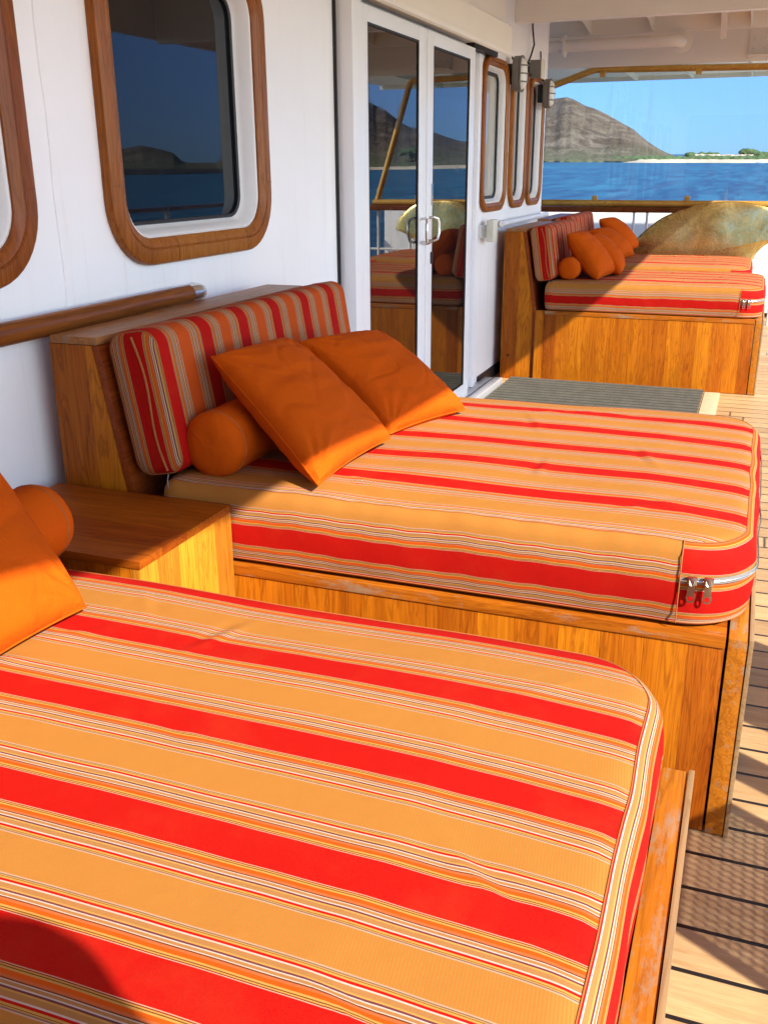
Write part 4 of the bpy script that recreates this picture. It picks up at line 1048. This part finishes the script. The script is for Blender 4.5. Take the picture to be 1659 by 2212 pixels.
# mangrove belt: a far-off scrub nobody could count
bm = bmesh.new(); rnd = random.Random(4)
_t = bmesh.new(); bmesh.ops.create_icosphere(_t, subdivisions=2, radius=1); _tv = [v.co.copy() for v in _t.verts]; _tf = [[v.index for v in f.verts] for f in _t.faces]; _t.free()
def clump(bm, x, y, z, r):
    vs = []
    for c in _tv:
        p = Vector((c.x*r*1.5+x, c.y*r*1.2+y, c.z*r*.8+z)); p += Vector((.7, .7, 1))*r*.5*noise.noise(p*(1.1/r)); vs.append(bm.verts.new(p))
    for f in _tf: bm.faces.new([vs[i] for i in f])
for i in range(1500):
    a = rnd.uniform(-8.2, 9); 
    dd = rnd.uniform(1.025, 1.17) if rnd.random() < .75 else rnd.uniform(1.28, 1.42)
    if a < -4 and dd > 1.1: dd = rnd.uniform(1.03, 1.09)
    dist = 900*(1+.03*math.sin(a*.35)+.01*math.sin(a*1.3))*dd
    x, y = dist*math.sin(R(a)), dist*math.cos(R(a))
    far = dd > 1.25; 
    if far and not (-4.6 < a < -2.6 or a > -1.2): continue
    base = 1.3+(dd-1.0)*9
    if far: base = 5.0+1.5*noise.noise(Vector((a*1.7, 1, 0)))+4.5*math.exp(-((a+.95)/.35)**2)
    clump(bm, x, y, sea_z(x, y)+base+rnd.uniform(-.6, 1.0), rnd.uniform(1.2, 3.0) if not far else rnd.uniform(2, 4.2))
o = obj('mangrove_scrub', bm, M['bush'], smooth=False); o['kind'] = 'stuff'; o['label'] = 'green mangrove scrub along the far beach'
# one lone tree on the opposite shore (seen in the door glass)
tr_ = thing('lone_tree', 'dark spreading tree alone on the shore slope, seen mirrored in the door', 'tree')
a = 19.0; D = 960; tx, ty = D*math.sin(R(a)), D*math.cos(R(a)); tr_.location = (tx, ty, sea_z(tx, ty)+6)
bm = bmesh.new(); tube(bm, [(0, 0, -4), (.4, 0, 2), (-.2, 0, 5)], .8, rs=[1.0, .8, .5]); obj('trunk', bm, M['rail_wood'], tr_)
bm = bmesh.new()
for k in range(26): clump(bm, rnd.gauss(0, 5.0), rnd.gauss(0, 4), 8+rnd.gauss(0, 1.6), rnd.uniform(1.5, 3))
obj('crown', bm, M['bush'], tr_, smooth=False)
# a small moored boat off the beach
bt = thing('moored_boat', 'tiny white boat moored off the far beach', 'boat')
a = -.35; D = 860; bt.location = (D*math.sin(R(a)), D*math.cos(R(a)), sea_z(D*math.sin(R(a)), D*math.cos(R(a))))
bm = bmesh.new(); L_ = [(-3, 0), (-2.8, -1), (1.5, -1.1), (4, 0), (1.5, 1.1), (-2.8, 1)]
a_ = [bm.verts.new((x*.8, y*.7, -.2)) for x, y in L_]; b_ = [bm.verts.new((x, y, .8)) for x, y in L_]
strip(bm, a_, b_); bm.faces.new(b_); bm.faces.new(a_[::-1]); bmesh.ops.recalc_face_normals(bm, faces=bm.faces[:]); obj('boat_hull', bm, M['white'], bt)
obj('boat_cabin', B(-1.6, .6, -.6, .6, .82, 1.7, bev=.1), M['white'], bt)

# ------------------------------------------------------------------ unseen person, added so the head shades the near mattress corner
def person():
    t = thing('person', 'unseen person in shirt and shorts, added outboard to shade the corner of the nearest mattress', 'person', (2.37, -.045, 0))
    me = bpy.data.meshes.new('body')
    J = {'pel': (0, 0, .95, .14), 'sp': (0, -.01, 1.12, .125), 'ch': (0, -.02, 1.32, .15), 'nk': (0, 0, 1.50, .06), 'hd0': (0, .02, 1.60, .085), 'hd1': (0, .02, 1.70, .098), 'hd2': (0, .01, 1.785, .07),
         'no': (0, .115, 1.655, .018), 'earl': (-.095, .01, 1.66, .016), 'earr': (.095, .01, 1.66, .016)}
    E_ = [('pel', 'sp'), ('sp', 'ch'), ('ch', 'nk'), ('nk', 'hd0'), ('hd0', 'hd1'), ('hd1', 'hd2'), ('hd1', 'no'), ('hd1', 'earl'), ('hd1', 'earr')]
    for s_, n in ((-1, 'l'), (1, 'r')):
        J.update({'hip'+n: (.10*s_, 0, .88, .095), 'kn'+n: (.11*s_, .02, .50, .062), 'an'+n: (.12*s_, -.01, .09, .042), 'to'+n: (.13*s_, .15, .04, .035),
                  'sh'+n: (.19*s_, -.01, 1.42, .062), 'el'+n: (.25*s_, .03, 1.14, .045), 'wr'+n: (.20*s_, .20, 1.02, .030), 'pa'+n: (.185*s_, .27, 1.02, .034)})
        E_ += [('pel', 'hip'+n), ('hip'+n, 'kn'+n), ('kn'+n, 'an'+n), ('an'+n, 'to'+n), ('ch', 'sh'+n), ('sh'+n, 'el'+n), ('el'+n, 'wr'+n), ('wr'+n, 'pa'+n)]
        for k in range(5):
            a = (k-1.5)*.021; L = (.055, .082, .09, .084, .066)[k]
            if k == 0: p1, p2 = (.185*s_-.045*s_, .285, 1.03), (.185*s_-.060*s_, .32, 1.02)
            else: p1, p2 = (.185*s_+a*s_*.9-.01*s_, .27+L*.6, 1.015), (.185*s_+a*s_*.9-.01*s_, .27+L*.9, .985)
            J['f%d%s' % (k, n)] = (*p1, .0095); J['g%d%s' % (k, n)] = (*p2, .008)
            E_ += [('pa'+n, 'f%d%s' % (k, n)), ('f%d%s' % (k, n), 'g%d%s' % (k, n))]
    K = list(J); me.from_pydata([J[k][:3] for k in K], [(K.index(a), K.index(b)) for a, b in E_], [])
    o = bpy.data.objects.new('body', me); COL.objects.link(o); o.parent = t
    sk = o.modifiers.new('skin', 'SKIN'); 
    for i, k in enumerate(K):
        rr = J[k][3]; me.skin_vertices[0].data[i].radius = (rr*1.25 if k in ('pel', 'sp', 'ch') else rr, rr*.8 if k in ('pel', 'sp', 'ch') else rr)
        me.skin_vertices[0].data[i].use_root = (i == 0)
    o.modifiers.new('sub', 'SUBSURF').levels = 2; o.modifiers['sub'].render_levels = 2
    me.materials.append(mat_simple('skin', (.48, .29, .20), .55))
    bm = bmesh.new()
    def loft(rows, n=20):
        V = [[bm.verts.new((cx+rx*math.cos(2*math.pi*k/n), cy+ry*math.sin(2*math.pi*k/n), z)) for k in range(n)] for cx, cy, z, rx, ry in rows]
        for a, b in zip(V[:-1], V[1:]): strip(bm, a, b)
    loft([(0, 0, .88, .20, .15), (0, 0, 1.0, .19, .14), (0, -.01, 1.15, .185, .135), (0, -.02, 1.32, .215, .15), (0, -.01, 1.43, .19, .12), (0, 0, 1.48, .09, .085)])
    obj('shirt', bm, mat_simple('pale_shirt', (.6, .62, .66), .8), t)
    bm = bmesh.new()
    loft([(0, 0, .92, .19, .145), (0, 0, .80, .205, .15)])
    for s_ in (-1, 1): loft([(.105*s_, 0, .84, .11, .125), (.11*s_, .01, .68, .105, .115), (.112*s_, .015, .55, .10, .105)])
    obj('shorts', bm, mat_simple('navy_shorts', (.03, .04, .08), .8), t)
    bm = bmesh.new(); bmesh.ops.create_uvsphere(bm, u_segments=20, v_segments=12, radius=.122, matrix=Matrix.Translation((0, -.005, 1.725)) @ Matrix.Diagonal((.95, 1.02, .85, 1)))
    obj('hair', bm, mat_simple('brown_hair', (.05, .03, .02), .7), t)
person()
